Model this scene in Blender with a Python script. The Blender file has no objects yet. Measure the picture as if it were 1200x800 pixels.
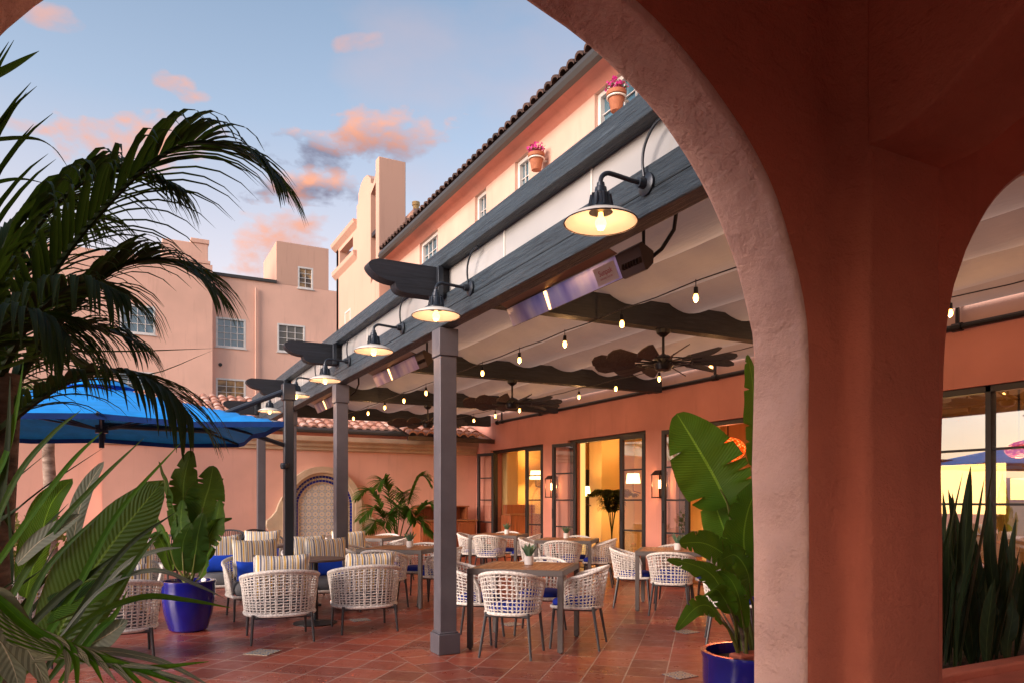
import bpy, math, random
from mathutils import Vector, Matrix, noise
R = math.radians; PI = math.pi; rnd = random.Random(7)
scene = bpy.context.scene; COL = scene.collection
# ------------------------------------------------------------------ camera
YAW = 27.77; S_, C_ = math.sin(R(YAW)), math.cos(R(YAW)); FP = 868.0; H = 1.38
cam = bpy.data.cameras.new('camera'); camo = bpy.data.objects.new('camera', cam); COL.objects.link(camo)
cam.sensor_width = 36; cam.lens = FP/1200*36; cam.shift_y = (585-400)/1200
cam.clip_start = 0.05; cam.clip_end = 5000
camo.location = (0, 0, H); camo.rotation_euler = (R(90), 0, -R(YAW)); scene.camera = camo
# ------------------------------------------------------------------ light
SUN_AZ = -102.0; SUN_EL = 9.0
SKY_STRENGTH = 0.13; EXPOSURE = 2.25
scene.view_settings.view_transform = 'Standard'; scene.view_settings.look = 'None'
scene.view_settings.gamma = 1; scene.view_settings.exposure = EXPOSURE
scene.view_settings.use_curve_mapping = False
scene.cycles.use_denoising = True
scene.cycles.max_bounces = 8; scene.cycles.diffuse_bounces = 5; scene.cycles.transparent_max_bounces = 16
scene.cycles.sample_clamp_indirect = 4.0
sun = bpy.data.lights.new('sun', 'SUN'); sun.energy = 1.35; sun.angle = R(38); sun.color = (1, .79, .70)
suno = bpy.data.objects.new('sun', sun); COL.objects.link(suno)
sd = Vector((math.sin(R(SUN_AZ))*math.cos(R(SUN_EL+9)), math.cos(R(SUN_AZ))*math.cos(R(SUN_EL+9)), math.sin(R(SUN_EL+9))))
suno.rotation_euler = sd.to_track_quat('Z', 'Y').to_euler()

def wdir(lat, dep): return Vector((dep*S_+lat*C_, dep*C_-lat*S_, 0))
def WP(lat, dep, z=0): v = wdir(lat, dep); v.z = z; return v
def PX(px, py, dep): return WP((px-600)/FP*dep, dep, H+(585-py)*dep/FP)
def onY(px, py, Y):
    r = (px-600)/FP; X = Y*(r*C_+S_)/(C_-r*S_); d = S_*X+C_*Y
    return X, H+(585-py)*d/FP
def onX(px, py, X):
    r = (px-600)/FP; Y = X*(C_-r*S_)/(S_+r*C_); d = S_*X+C_*Y
    return Y, H+(585-py)*d/FP

def build_world():
    w = bpy.data.worlds.new('World'); scene.world = w; w.use_nodes = True
    nt = w.node_tree; N = nt.nodes; L = nt.links; N.clear()
    def nd(t, **k):
        n = N.new(t)
        for a, b in k.items(): setattr(n, a, b)
        return n
    def math_(op, a, b=None, c=None, clamp=False):
        n = nd('ShaderNodeMath', operation=op); n.use_clamp = clamp
        for i, v in enumerate((a, b, c)):
            if v is None: continue
            if isinstance(v, (int, float)): n.inputs[i].default_value = v
            else: L.new(v, n.inputs[i])
        return n.outputs[0]
    def mix(f, a, b, bt='MIX'):
        n = nd('ShaderNodeMix', data_type='RGBA', blend_type=bt)
        for s, v in ((0, f), (6, a), (7, b)):
            if isinstance(v, (int, float)): n.inputs[s].default_value = v
            elif isinstance(v, tuple): n.inputs[s].default_value = (*v, 1)
            else: L.new(v, n.inputs[s])
        return n.outputs[2]
    tc = nd('ShaderNodeTexCoord'); G = tc.outputs['Generated']
    sky = nd('ShaderNodeTexSky', sky_type='NISHITA'); sky.sun_disc = False
    sky.sun_elevation = R(SUN_EL); sky.sun_rotation = R(SUN_AZ); sky.dust_density = 1.2; sky.ozone_density = 2.0; sky.air_density = 1.0
    sep = nd('ShaderNodeSeparateXYZ'); L.new(G, sep.inputs[0]); Z = sep.outputs['Z']
    base = sky.outputs[0]
    # evening haze: pale pink-white towards the horizon, over the sky texture
    ramp = nd('ShaderNodeValToRGB'); cr = ramp.color_ramp
    L.new(Z, ramp.inputs[0])
    cr.elements[0].position = 0.0; cr.elements[0].color = (*SKYC[0], 1)
    cr.elements[1].position = 0.70; cr.elements[1].color = (*SKYC[3], 1)
    e = cr.elements.new(.26); e.color = (*SKYC[1], 1)
    e = cr.elements.new(.44); e.color = (*SKYC[2], 1)
    base = mix(0.72, base, ramp.outputs[0])
    mp = nd('ShaderNodeMapping'); mp.inputs['Scale'].default_value = (1, 1, 1.9); L.new(G, mp.inputs[0])
    n1 = nd('ShaderNodeTexNoise'); n1.inputs['Scale'].default_value = 11; n1.inputs['Detail'].default_value = 9; n1.inputs['Roughness'].default_value = .6; n1.inputs['Distortion'].default_value = .4
    L.new(mp.outputs[0], n1.inputs['Vector'])
    n2 = nd('ShaderNodeTexNoise'); n2.inputs['Scale'].default_value = 38; n2.inputs['Detail'].default_value = 8; L.new(mp.outputs[0], n2.inputs['Vector'])
    nz = math_('ADD', math_('MULTIPLY', math_('SUBTRACT', n1.outputs[0], .5), 5.0), math_('MULTIPLY', math_('SUBTRACT', n2.outputs[0], .5), 2.6))
    # clouds: centre px, size, rotation, greyness
    for (px, py, rx, ry, rot, grey, dens) in CLOUDS:
        d = (PX(px, py, 10)-Vector((0, 0, H))).normalized()
        eh = Vector((d.y, -d.x, 0)).normalized(); ev = eh.cross(d); ev = ev if ev.z > 0 else -ev
        ca, sa = math.cos(R(rot)), math.sin(R(rot)); e1 = eh*ca+ev*sa; e2 = -eh*sa+ev*ca
        k = 10/(PX(px, py, 10)-Vector((0, 0, H))).length
        def dotn(e, r_):
            n = nd('ShaderNodeVectorMath', operation='DOT_PRODUCT'); L.new(G, n.inputs[0]); n.inputs[1].default_value = e/(r_/FP*k)
            return math_('SUBTRACT', n.outputs['Value'], d.dot(e)/(r_/FP*k))
        a = dotn(e1, rx); b = dotn(e2, ry)
        dd = math_('ADD', math_('MULTIPLY', a, a), math_('MULTIPLY', b, b))
        f = math_('SUBTRACT', 1.0, dd)
        f = math_('MAXIMUM', f, -3.0)
        den = math_('MULTIPLY', math_('SMOOTH_MIN', math_('MAXIMUM', math_('MULTIPLY', math_('ADD', f, nz), .6), 0), 1.0, .3), dens)
        # lit rim (upper/right) orange-pink, underside violet grey
        sh = math_('ADD', math_('MULTIPLY', math_('ADD', math_('MULTIPLY', a, -.35), math_('MULTIPLY', b, -.8)), 1.0), math_('MULTIPLY', nz, -.35))
        sh = math_('MULTIPLY', math_('ADD', sh, .55, clamp=True), grey, clamp=True)
        cc = mix(sh, CLC[0], CLC[1])
        base = mix(math_('MINIMUM', math_('MAXIMUM', den, 0), 1.0), base, cc)
    # thin veils
    n3 = nd('ShaderNodeTexNoise'); n3.inputs['Scale'].default_value = 3.1; n3.inputs['Detail'].default_value = 8; L.new(mp.outputs[0], n3.inputs['Vector'])
    veil = math_('MULTIPLY', math_('SUBTRACT', n3.outputs[0], .52, clamp=True), 1.6, clamp=True)
    base = mix(veil, base, CLC[2])
    bg = nd('ShaderNodeBackground'); bg.inputs['Strength'].default_value = SKY_STRENGTH; L.new(base, bg.inputs[0])
    out = nd('ShaderNodeOutputWorld'); L.new(bg.outputs[0], out.inputs[0])
SKYC = [(2.0, 1.25, .92), (1.55, 1.18, 1.08), (.72, .80, .96), (.15, .27, .44)]
CLC = [(1.75, .78, .48), (.26, .21, .34), (1.4, .92, .86)]
CLOUDS = [(150, 168, 92, 34, 12, .12, 1.0), (213, 104, 28, 15, -10, .1, .85), (425, 50, 30, 9, 10, .1, .5),
          (375, 178, 56, 27, 0, 1.9, 1.0), (455, 162, 72, 32, 8, .8, 1.0), (350, 222, 72, 24, 14, 2.0, 1.0), (325, 275, 60, 44, 60, .3, .9),
          (55, 18, 40, 14, 0, .1, .6), (25, 148, 40, 9, 0, .1, .55), (560, 235, 70, 16, 35, .1, .3)]
build_world()

# ------------------------------------------------------------------ materials
M = {}
class NT:
    def __init__(s, name):
        s.m = bpy.data.materials.new(name); s.m.use_nodes = True; s.nt = s.m.node_tree; s.N = s.nt.nodes; s.L = s.nt.links
        s.b = s.N['Principled BSDF']; s.out = s.N['Material Output']; M[name] = s.m
        s.tc = s.N.new('ShaderNodeTexCoord')
    def set(s, **k):
        for a, v in k.items():
            i = s.b.inputs[a.replace('_', ' ')]
            if isinstance(v, tuple): i.default_value = (*v, 1) if len(v) == 3 and i.type == 'RGBA' else v
            elif isinstance(v, (int, float)): i.default_value = v
            else: s.L.new(v, i)
        return s
    def noise(s, scale, detail=5, rough=.55, stretch=(1, 1, 1), coord='Object', dist=0, rot=(0, 0, 0)):
        mp = s.N.new('ShaderNodeMapping'); mp.inputs['Scale'].default_value = stretch; mp.inputs['Rotation'].default_value = rot
        s.L.new(s.tc.outputs[coord], mp.inputs[0])
        n = s.N.new('ShaderNodeTexNoise'); n.inputs['Scale'].default_value = scale; n.inputs['Detail'].default_value = detail
        n.inputs['Roughness'].default_value = rough; n.inputs['Distortion'].default_value = dist; s.L.new(mp.outputs[0], n.inputs['Vector']); return n.outputs[0]
    def ramp(s, v, stops, interp='LINEAR'):
        n = s.N.new('ShaderNodeValToRGB'); n.color_ramp.interpolation = interp; cr = n.color_ramp
        while len(cr.elements) > 2: cr.elements.remove(cr.elements[-1])
        for i, (p, c) in enumerate(stops):
            e = cr.elements[i] if i < 2 else cr.elements.new(p)
            e.position = p; e.color = (*c, 1) if len(c) == 3 else c
        s.L.new(v, n.inputs[0]); return n.outputs[0]
    def mathn(s, op, a, b=None, clamp=False):
        n = s.N.new('ShaderNodeMath'); n.operation = op; n.use_clamp = clamp
        for i, v in enumerate((a, b)):
            if v is None: continue
            if isinstance(v, (int, float)): n.inputs[i].default_value = v
            else: s.L.new(v, n.inputs[i])
        return n.outputs[0]
    def mix(s, f, a, b, bt='MIX'):
        n = s.N.new('ShaderNodeMix'); n.data_type = 'RGBA'; n.blend_type = bt
        for i, v in ((0, f), (6, a), (7, b)):
            if isinstance(v, (int, float)): n.inputs[i].default_value = v
            elif isinstance(v, tuple): n.inputs[i].default_value = (*v, 1)
            else: s.L.new(v, n.inputs[i])
        return n.outputs[2]
    def bump(s, h, strength=.3, dist=.01, prev=None):
        n = s.N.new('ShaderNodeBump'); n.inputs['Strength'].default_value = strength; n.inputs['Distance'].default_value = dist
        s.L.new(h, n.inputs['Height'])
        if prev is not None: s.L.new(prev, n.inputs['Normal'])
        s.L.new(n.outputs[0], s.b.inputs['Normal']); return n.outputs[0]

def g(c, k): return tuple(min(1, x*k) for x in c)
def stucco(name, c, bump=.5, coarse=3.0, var=.14, dist=.012):
    t = NT(name); a = t.noise(coarse*.35, 4); b = t.noise(coarse*.9, 5, .45); d = t.noise(38, 5, .75)
    col = t.ramp(a, [(.3, g(c, 1-var)), (.72, g(c, 1+var))])
    col = t.mix(t.mathn('MULTIPLY', t.mathn('SUBTRACT', b, .5, True), 1.1, True), col, g(c, .72))
    st = t.noise(6, 4, .6, (1, 1, .09)); col = t.mix(t.mathn('MULTIPLY', t.mathn('SUBTRACT', st, .56, True), 1.6, True), col, g((c[0]*.8, c[1]*.72, c[2]*.7), .8))
    t.set(Base_Color=col, Roughness=.88)
    n = t.bump(b, bump, dist*1.6); v = t.N.new('ShaderNodeTexVoronoi'); v.inputs['Scale'].default_value = 7; t.L.new(t.tc.outputs['Object'], v.inputs['Vector'])
    n = t.bump(t.ramp(t.noise(5, 3, .5, (1, 1, 2.5)), [(.6, (0, 0, 0)), (.66, (1, 1, 1))]), bump*.25, dist*.35, n); n = t.bump(t.ramp(t.noise(2.1, 3, .5, (1, 1, 1.6), dist=1.5), [(.49, (0, 0, 0)), (.51, (.6, .6, .6))]), bump*.3, dist*.22, n); n = t.bump(d, bump*.9, dist*.3, n); return t
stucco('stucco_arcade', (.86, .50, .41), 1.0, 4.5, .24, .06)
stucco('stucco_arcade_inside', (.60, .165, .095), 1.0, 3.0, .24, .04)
stucco('stucco_side', (.70, .30, .225), .3, 2.0)
stucco('stucco_upper', (.66, .42, .33), .3, 1.5, .12)
stucco('stucco_mural_wall', (.74, .42, .33), .3, 1.6)
stucco('stucco_hotel', (.78, .48, .37), .3, .9, .12)
stucco('stucco_tower', (.60, .37, .28), .2, .5, .06)
stucco('stone_carved', (.55, .43, .30), .6, 5, .2)
stucco('interior_plaster', (.56, .34, .12), .1, 1.0)
stucco('interior_pale', (.60, .42, .18), .1, 1.0)
stucco('concrete', (.30, .28, .25), .3, 1.0)
t = NT('white_trim'); t.set(Base_Color=t.ramp(t.noise(6), [(.3, (.60, .58, .55)), (.7, (.74, .72, .69))]), Roughness=.5)
t = NT('shutter_white'); t.set(Base_Color=(.62, .62, .58), Roughness=.5)
def timber(name, c, rough=.5, axis='Y', k=1.0):
    t = NT(name); st = {'Y': (26, .8, 26), 'X': (.7, 14, 14), 'Z': (14, 14, .7)}[axis]
    a = t.noise(2.2, 7, .62, st, dist=1.2); b = t.noise(9, 4, .6, tuple(min(x, 6) for x in st))
    kn = t.noise(1.6, 2, .5)
    col = t.ramp(a, [(.32, g(c, .35)), (.47, c), (.60, g(c, 1.1)), (.72, g(c, 1.9))]); t.set(Base_Color=col, Roughness=t.ramp(b, [(.3, (rough,)*3), (.8, (rough+.3,)*3)]))
    t.bump(a, .75*k, .012); return t
timber('timber_blue_grey', (.040, .058, .074), .36, 'Y', 1.6)
timber('timber_rafter', (.016, .018, .024), .5, 'X', .6)
timber('cabinet_wood', (.30, .085, .03), .35, 'Z', .3)
t = NT('post_paint'); t.set(Base_Color=t.ramp(t.noise(5), [(.3, (.085, .082, .098)), (.7, (.115, .11, .128))]), Roughness=.48); t.bump(t.noise(60), .12, .003)
t = NT('black_metal'); t.set(Base_Color=(.016, .016, .018), Roughness=.38, Metallic=.3); t.bump(t.noise(30), .1, .002)
t = NT('blue_black_metal'); t.set(Base_Color=(.03, .038, .05), Roughness=.33, Metallic=.4)
t = NT('door_frame_black'); t.set(Base_Color=(.022, .022, .024), Roughness=.4)
t = NT('white_enamel'); t.set(Base_Color=(.72, .69, .62), Roughness=.25)
t = NT('copper_dark'); t.set(Base_Color=(.05, .022, .015), Roughness=.4, Metallic=.6)
t = NT('rubber'); t.set(Base_Color=(.02, .02, .02), Roughness=.7)
t = NT('gutter_metal'); t.set(Base_Color=(.045, .042, .04), Roughness=.45)
t = NT('vinyl_panel'); a = t.noise(1.2, 3, .5, (1, .5, 1)); t.set(Base_Color=t.ramp(a, [(.35, (.30, .31, .31)), (.65, (.46, .46, .45))]), Roughness=.18); t.bump(t.noise(2.5, 2), .25, .02)
t = NT('canopy_fabric'); a = t.noise(2, 5); t.set(Base_Color=t.ramp(a, [(.3, (.32, .30, .28)), (.7, (.42, .40, .37))]), Roughness=.9)
t.bump(t.noise(4, 4, .6, (3, .6, 1)), .5, .02)
tr = t.N.new('ShaderNodeBsdfTranslucent'); tr.inputs[0].default_value = (.54, .49, .44, 1); ms = t.N.new('ShaderNodeMixShader'); ms.inputs[0].default_value = .26
t.L.new(t.b.outputs[0], ms.inputs[1]); t.L.new(tr.outputs[0], ms.inputs[2]); t.L.new(ms.outputs[0], t.out.inputs[0])
t = NT('fabric_seam'); t.set(Base_Color=(.22, .15, .12), Roughness=.9)
t = NT('reflector_steel'); a = t.noise(1.4, 3, .5, (1, 2.2, 1)); t.set(Base_Color=t.ramp(a, [(.35, (.25, .25, .62)), (.5, (.62, .62, .85)), (.62, (.88, .88, .92))]), Metallic=.6, Roughness=.32)
t = NT('heater_steel'); t.set(Base_Color=(.32, .24, .18), Metallic=.8, Roughness=.35)
t = NT('heater_dark'); t.set(Base_Color=(.07, .05, .04), Metallic=.5, Roughness=.45)
t = NT('label_paper'); t.set(Base_Color=(.7, .68, .68), Roughness=.5)
t = NT('label_ink'); t.set(Base_Color=(.45, .05, .08), Roughness=.5)
def emis(name, c, s):
    t = NT(name); t.set(Base_Color=(0.8, .6, .4), Emission_Color=c, Emission_Strength=s, Roughness=.3); return t
emis('bulb_glow', (1, .42, .09), 1.6); emis('bulb_core', (1, .7, .3), 9.0); emis('string_glow', (1, .40, .08), 2.6)
emis('lamp_shade_lit', (1, .62, .2), 2.0); emis('lantern_glow', (1, .6, .25), 4.0); emis('heater_element', (1, .5, .15), 1.6)
emis('red_pendant', (1, .10, .03), 1.0); emis('curtain_glow', (1, .75, .25), .12); emis('glow_panel', (1, .55, .16), 1.5)
t = NT('red_glass_beads'); v = t.N.new('ShaderNodeTexVoronoi'); v.inputs['Scale'].default_value = 26; t.L.new(t.tc.outputs['Object'], v.inputs['Vector'])
t.set(Base_Color=(.5, .03, .01), Roughness=.15, Emission_Color=t.ramp(v.outputs['Distance'], [(.1, (1, .35, .08)), (.45, (.5, .02, .0))]), Emission_Strength=.7); t.bump(v.outputs['Distance'], 1, .02)
def glass(name, refl, tint=(.95, .97, .95), rough=.01):
    m = bpy.data.materials.new(name); m.use_nodes = True; M[name] = m; nt = m.node_tree; nt.nodes.clear()
    o = nt.nodes.new('ShaderNodeOutputMaterial'); tr = nt.nodes.new('ShaderNodeBsdfTransparent'); tr.inputs[0].default_value = (*tint, 1)
    gl = nt.nodes.new('ShaderNodeBsdfGlossy'); gl.inputs['Roughness'].default_value = rough; gl.inputs[0].default_value = (.95, .95, .95, 1)
    mx = nt.nodes.new('ShaderNodeMixShader'); mx.inputs[0].default_value = refl
    nt.links.new(tr.outputs[0], mx.inputs[1]); nt.links.new(gl.outputs[0], mx.inputs[2]); nt.links.new(mx.outputs[0], o.inputs[0])
glass('door_glass', .30); glass('sunset_glass', .62, (.8, .8, .75)); glass('lantern_glass', .08)
glass('drink_glass', .3)
t = NT('window_glass_blue'); t.set(Base_Color=(.05, .13, .18), Roughness=.08, Metallic=0.0, Specular_IOR_Level=1.0, Coat_Weight=1.0, Coat_Roughness=.03)
t = NT('window_glass_dark'); t.set(Base_Color=(.10, .09, .07), Roughness=.1, Specular_IOR_Level=.8)
t = NT('window_glass_amber'); t.set(Base_Color=t.ramp(t.noise(2.2, 3), [(.4, (.09, .06, .04)), (.65, (.5, .30, .12))]), Roughness=.2)
# terrace tiles
t = NT('terracotta_tiles')
mp = t.N.new('ShaderNodeMapping'); mp.inputs['Rotation'].default_value = (0, 0, R(42.47)); t.L.new(t.tc.outputs['Object'], mp.inputs[0])
def brick(vec):
    b = t.N.new('ShaderNodeTexBrick'); b.offset = 0; b.squash = 1; b.inputs['Scale'].default_value = 1
    b.inputs['Brick Width'].default_value = .308; b.inputs['Row Height'].default_value = .308; b.inputs['Mortar Size'].default_value = .0055; b.inputs['Mortar Smooth'].default_value = .25
    b.inputs['Color1'].default_value = (.38, .088, .050, 1); b.inputs['Color2'].default_value = (.18, .040, .028, 1); b.inputs['Mortar'].default_value = (.42, .32, .27, 1)
    t.L.new(vec, b.inputs['Vector']); return b
b1 = brick(mp.outputs[0]); b2 = brick(t.tc.outputs['Object'])
sx = t.N.new('ShaderNodeSeparateXYZ'); t.L.new(t.tc.outputs['Object'], sx.inputs[0])
inb = t.mathn('MULTIPLY', t.mathn('MULTIPLY', t.mathn('GREATER_THAN', sx.outputs[0], 2.156), t.mathn('LESS_THAN', sx.outputs[0], 2.464)), t.mathn('LESS_THAN', sx.outputs[1], 6.47))
col = t.mix(inb, b1.outputs['Color'], b2.outputs['Color']); fac = t.mathn('ADD', t.mathn('MULTIPLY', b1.outputs['Fac'], t.mathn('SUBTRACT', 1.0, inb)), t.mathn('MULTIPLY', b2.outputs['Fac'], inb))
n1 = t.noise(1.3, 5); n2 = t.noise(9, 6, .65); n3 = t.noise(.5, 3)
col = t.mix(t.mathn('MULTIPLY', t.mathn('SUBTRACT', n2, .42, True), .8, True), col, (.17, .05, .032))
col = t.mix(t.mathn('MULTIPLY', t.mathn('SUBTRACT', n1, .5, True), 1.3, True), col, (.30, .10, .06))
t.set(Base_Color=col, Roughness=t.ramp(t.mathn('ADD', t.mathn('MULTIPLY', n2, .6), t.mathn('MULTIPLY', n1, .4)), [(.35, (.22,)*3), (.7, (.50,)*3)]), Specular_IOR_Level=.55)
nn = t.bump(t.mathn('SUBTRACT', 1.0, fac), .5, .004); t.bump(n2, .18, .004, nn)
t = NT('ground_earth'); t.set(Base_Color=t.ramp(t.noise(.2), [(.3, (.06, .055, .04)), (.7, (.10, .09, .07))]), Roughness=.95)
t = NT('arcade_floor'); t.set(Base_Color=t.ramp(t.noise(3), [(.3, (.13, .04, .025)), (.7, (.18, .055, .03))]), Roughness=.5)
t = NT('hills_far'); t.set(Base_Color=t.ramp(t.noise(.02), [(.3, (.10, .07, .12)), (.7, (.17, .12, .18))]), Roughness=1)  # distance haze is put into the purple base colour
# decorative tiles
t = NT('talavera_panel')
def tri(v, p):  # triangle wave
    return t.mathn('PINGPONG', v, p)
sx = t.N.new('ShaderNodeSeparateXYZ'); t.L.new(t.tc.outputs['Object'], sx.inputs[0])
u = tri(sx.outputs[0], .075); w = tri(sx.outputs[2], .075)
rr = t.mathn('SQRT', t.mathn('ADD', t.mathn('MULTIPLY', u, u), t.mathn('MULTIPLY', w, w)))
r2 = t.mathn('SQRT', t.mathn('ADD', t.mathn('POWER', t.mathn('SUBTRACT', u, .075), 2), t.mathn('POWER', t.mathn('SUBTRACT', w, .075), 2)))
col = t.ramp(t.mathn('MULTIPLY', rr, 9), [(0, (.10, .18, .36)), (.12, (.74, .72, .66)), (.28, (.62, .42, .08)), (.36, (.74, .72, .66)), (.56, (.16, .24, .36)), (.64, (.74, .72, .66))], 'CONSTANT')
c2 = t.ramp(t.mathn('MULTIPLY', r2, 9), [(0, (.7, .5, .1)), (.10, (.95, .95, .9)), (.24, (.25, .33, .38)), (.31, (1, 1, 1))], 'CONSTANT')
col = t.mix(1.0, col, c2, 'MULTIPLY'); t.set(Base_Color=col, Roughness=.25)
def gridtile(name, c, mort, w, extra=None):
    t = NT(name); b = t.N.new('ShaderNodeTexBrick'); b.offset = 0; b.inputs['Scale'].default_value = 1; b.inputs['Brick Width'].default_value = w; b.inputs['Row Height'].default_value = w
    b.inputs['Mortar Size'].default_value = w*.06; b.inputs['Color1'].default_value = (*c, 1); b.inputs['Color2'].default_value = (*g(c, .75), 1); b.inputs['Mortar'].default_value = (*mort, 1)
    mp = t.N.new('ShaderNodeMapping'); mp.inputs['Rotation'].default_value = (R(90), 0, 0); t.L.new(t.tc.outputs['Object'], mp.inputs[0]); t.L.new(mp.outputs[0], b.inputs['Vector'])
    t.set(Base_Color=b.outputs['Color'], Roughness=.2); return t
t = NT('blue_tile'); t.set(Base_Color=t.ramp(t.noise(12), [(.3, (.012, .018, .22)), (.7, (.02, .04, .36))]), Roughness=.15)
t = NT('grout'); t.set(Base_Color=(.35, .33, .3), Roughness=.8)
t = NT('ochre_mosaic'); v = t.N.new('ShaderNodeTexVoronoi'); v.inputs['Scale'].default_value = 30; t.L.new(t.tc.outputs['Object'], v.inputs['Vector']); t.set(Base_Color=t.ramp(v.outputs['Distance'], [(.2, (.10, .12, .3)), (.4, (.42, .3, .1)), (.6, (.5, .46, .36))]), Roughness=.3)
t = NT('floor_insert'); sx = t.N.new('ShaderNodeSeparateXYZ'); t.L.new(t.tc.outputs['Object'], sx.inputs[0])
u = tri(sx.outputs[0], .04); w = tri(sx.outputs[1], .04)
col = t.ramp(t.mathn('MULTIPLY', t.mathn('ADD', u, w), 12), [(0, (.42, .38, .30)), (.25, (.10, .14, .22)), (.45, (.42, .38, .3)), (.65, (.26, .2, .12)), (.8, (.42, .38, .3))], 'CONSTANT'); t.set(Base_Color=col, Roughness=.35)
t = NT('roof_tile'); a = t.noise(3.3, 4, .6); b = t.noise(14, 4); oi = t.N.new('ShaderNodeNewGeometry')
col = t.ramp(oi.outputs['Random Per Island'], [(0, (.42, .19, .13)), (.5, (.55, .30, .22)), (1, (.66, .46, .38))]); col = t.mix(t.mathn('MULTIPLY', t.mathn('SUBTRACT', b, .5, True), 2, True), col, (.2, .12, .09)); t.set(Base_Color=col, Roughness=.8); t.bump(b, .4, .01)
t = NT('roof_tile_dark'); oi = t.N.new('ShaderNodeNewGeometry'); t.set(Base_Color=t.ramp(oi.outputs['Random Per Island'], [(0, (.035, .022, .018)), (1, (.11, .06, .045))]), Roughness=.8)
t = NT('rope_cream'); a = t.noise(55, 3, .6); t.set(Base_Color=t.ramp(a, [(.36, (.52, .49, .45)), (.6, (.84, .81, .76))]), Roughness=.85); t.bump(a, .6, .003)
t = NT('rope_grey'); a = t.noise(55, 3, .6); t.set(Base_Color=t.ramp(a, [(.36, (.48, .46, .44)), (.6, (.78, .75, .70))]), Roughness=.85); t.bump(a, .6, .003)
t = NT('rope_black'); t.set(Base_Color=(.025, .025, .03), Roughness=.7)
t = NT('leg_metal'); t.set(Base_Color=(.055, .055, .06), Roughness=.4, Metallic=.3)
t = NT('table_metal'); t.set(Base_Color=(.115, .10, .095), Roughness=.42, Metallic=.3); t.bump(t.noise(50), .08, .002)
timber('table_top_wood', (.33, .135, .055), .30, 'Y', .12)
t = NT('round_top'); t.set(Base_Color=t.ramp(t.noise(9), [(.3, (.075, .05, .045)), (.7, (.11, .075, .065))]), Roughness=.4)
def cloth(name, c, rough=.85):
    t = NT(name); a = t.noise(120, 3); b = t.noise(7, 3); t.set(Base_Color=t.ramp(b, [(.3, g(c, .85)), (.7, g(c, 1.1))]), Roughness=rough); n = t.bump(a, .3, .002); t.bump(b, .35, .02, n)
cloth('cushion_blue', (.004, .025, .36)); cloth('pillow_blue', (.002, .07, .68)); cloth('cushion_grey', (.12, .13, .145)); cloth('cloth_white', (.7, .68, .64))
cloth('umbrella_blue', (.0, .33, .92), .75); cloth('umbrella_valance', (.002, .05, .25)); cloth('armchair_dark', (.05, .04, .045))
t = NT('stripes'); sx = t.N.new('ShaderNodeSeparateXYZ'); t.L.new(t.tc.outputs['Object'], sx.inputs[0])
fr = t.mathn('FRACT', t.mathn('MULTIPLY', t.mathn('ADD', sx.outputs[0], 10), 8.2))
W_ = (.78, .74, .64); Y_ = (.72, .44, .05); B_ = (.09, .12, .22); G_ = (.30, .29, .28)
col = t.ramp(fr, [(0, W_), (.14, Y_), (.24, W_), (.32, B_), (.40, G_), (.46, W_), (.60, B_), (.66, W_), (.74, Y_), (.80, G_), (.88, W_), (.94, B_)], 'CONSTANT')
t.set(Base_Color=col, Roughness=.9); t.bump(t.noise(9, 3), .4, .02)
t = NT('blue_glaze'); a = t.noise(3.5, 4); t.set(Base_Color=t.ramp(a, [(.3, (.004, .006, .14)), (.7, (.008, .012, .26))]), Roughness=.14, Coat_Weight=.6); t.bump(t.noise(6, 2), .12, .01)
t = NT('soil'); t.set(Base_Color=t.ramp(t.noise(40), [(.3, (.02, .014, .01)), (.7, (.12, .07, .04))]), Roughness=1); t.bump(t.noise(60), 1, .02)
t = NT('white_pot'); t.set(Base_Color=(.74, .72, .70), Roughness=.35)
t = NT('terracotta_pot'); t.set(Base_Color=t.ramp(t.noise(12), [(.3, (.30, .10, .045)), (.7, (.42, .16, .08))]), Roughness=.8)
t = NT('bark'); a = t.noise(6, 6, .6, (1, 1, 3)); t.set(Base_Color=t.ramp(a, [(.35, (.05, .035, .025)), (.65, (.22, .17, .13))]), Roughness=.9); t.bump(a, .8, .02)
t = NT('trunk_pale'); a = t.noise(5, 6, .6, (1, 1, 3)); t.set(Base_Color=t.ramp(a, [(.35, (.18, .12, .09)), (.65, (.42, .33, .27))]), Roughness=.9); t.bump(a, .6, .02)
t = NT('flower_magenta'); t.set(Base_Color=(.55, .015, .22), Roughness=.6)
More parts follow.
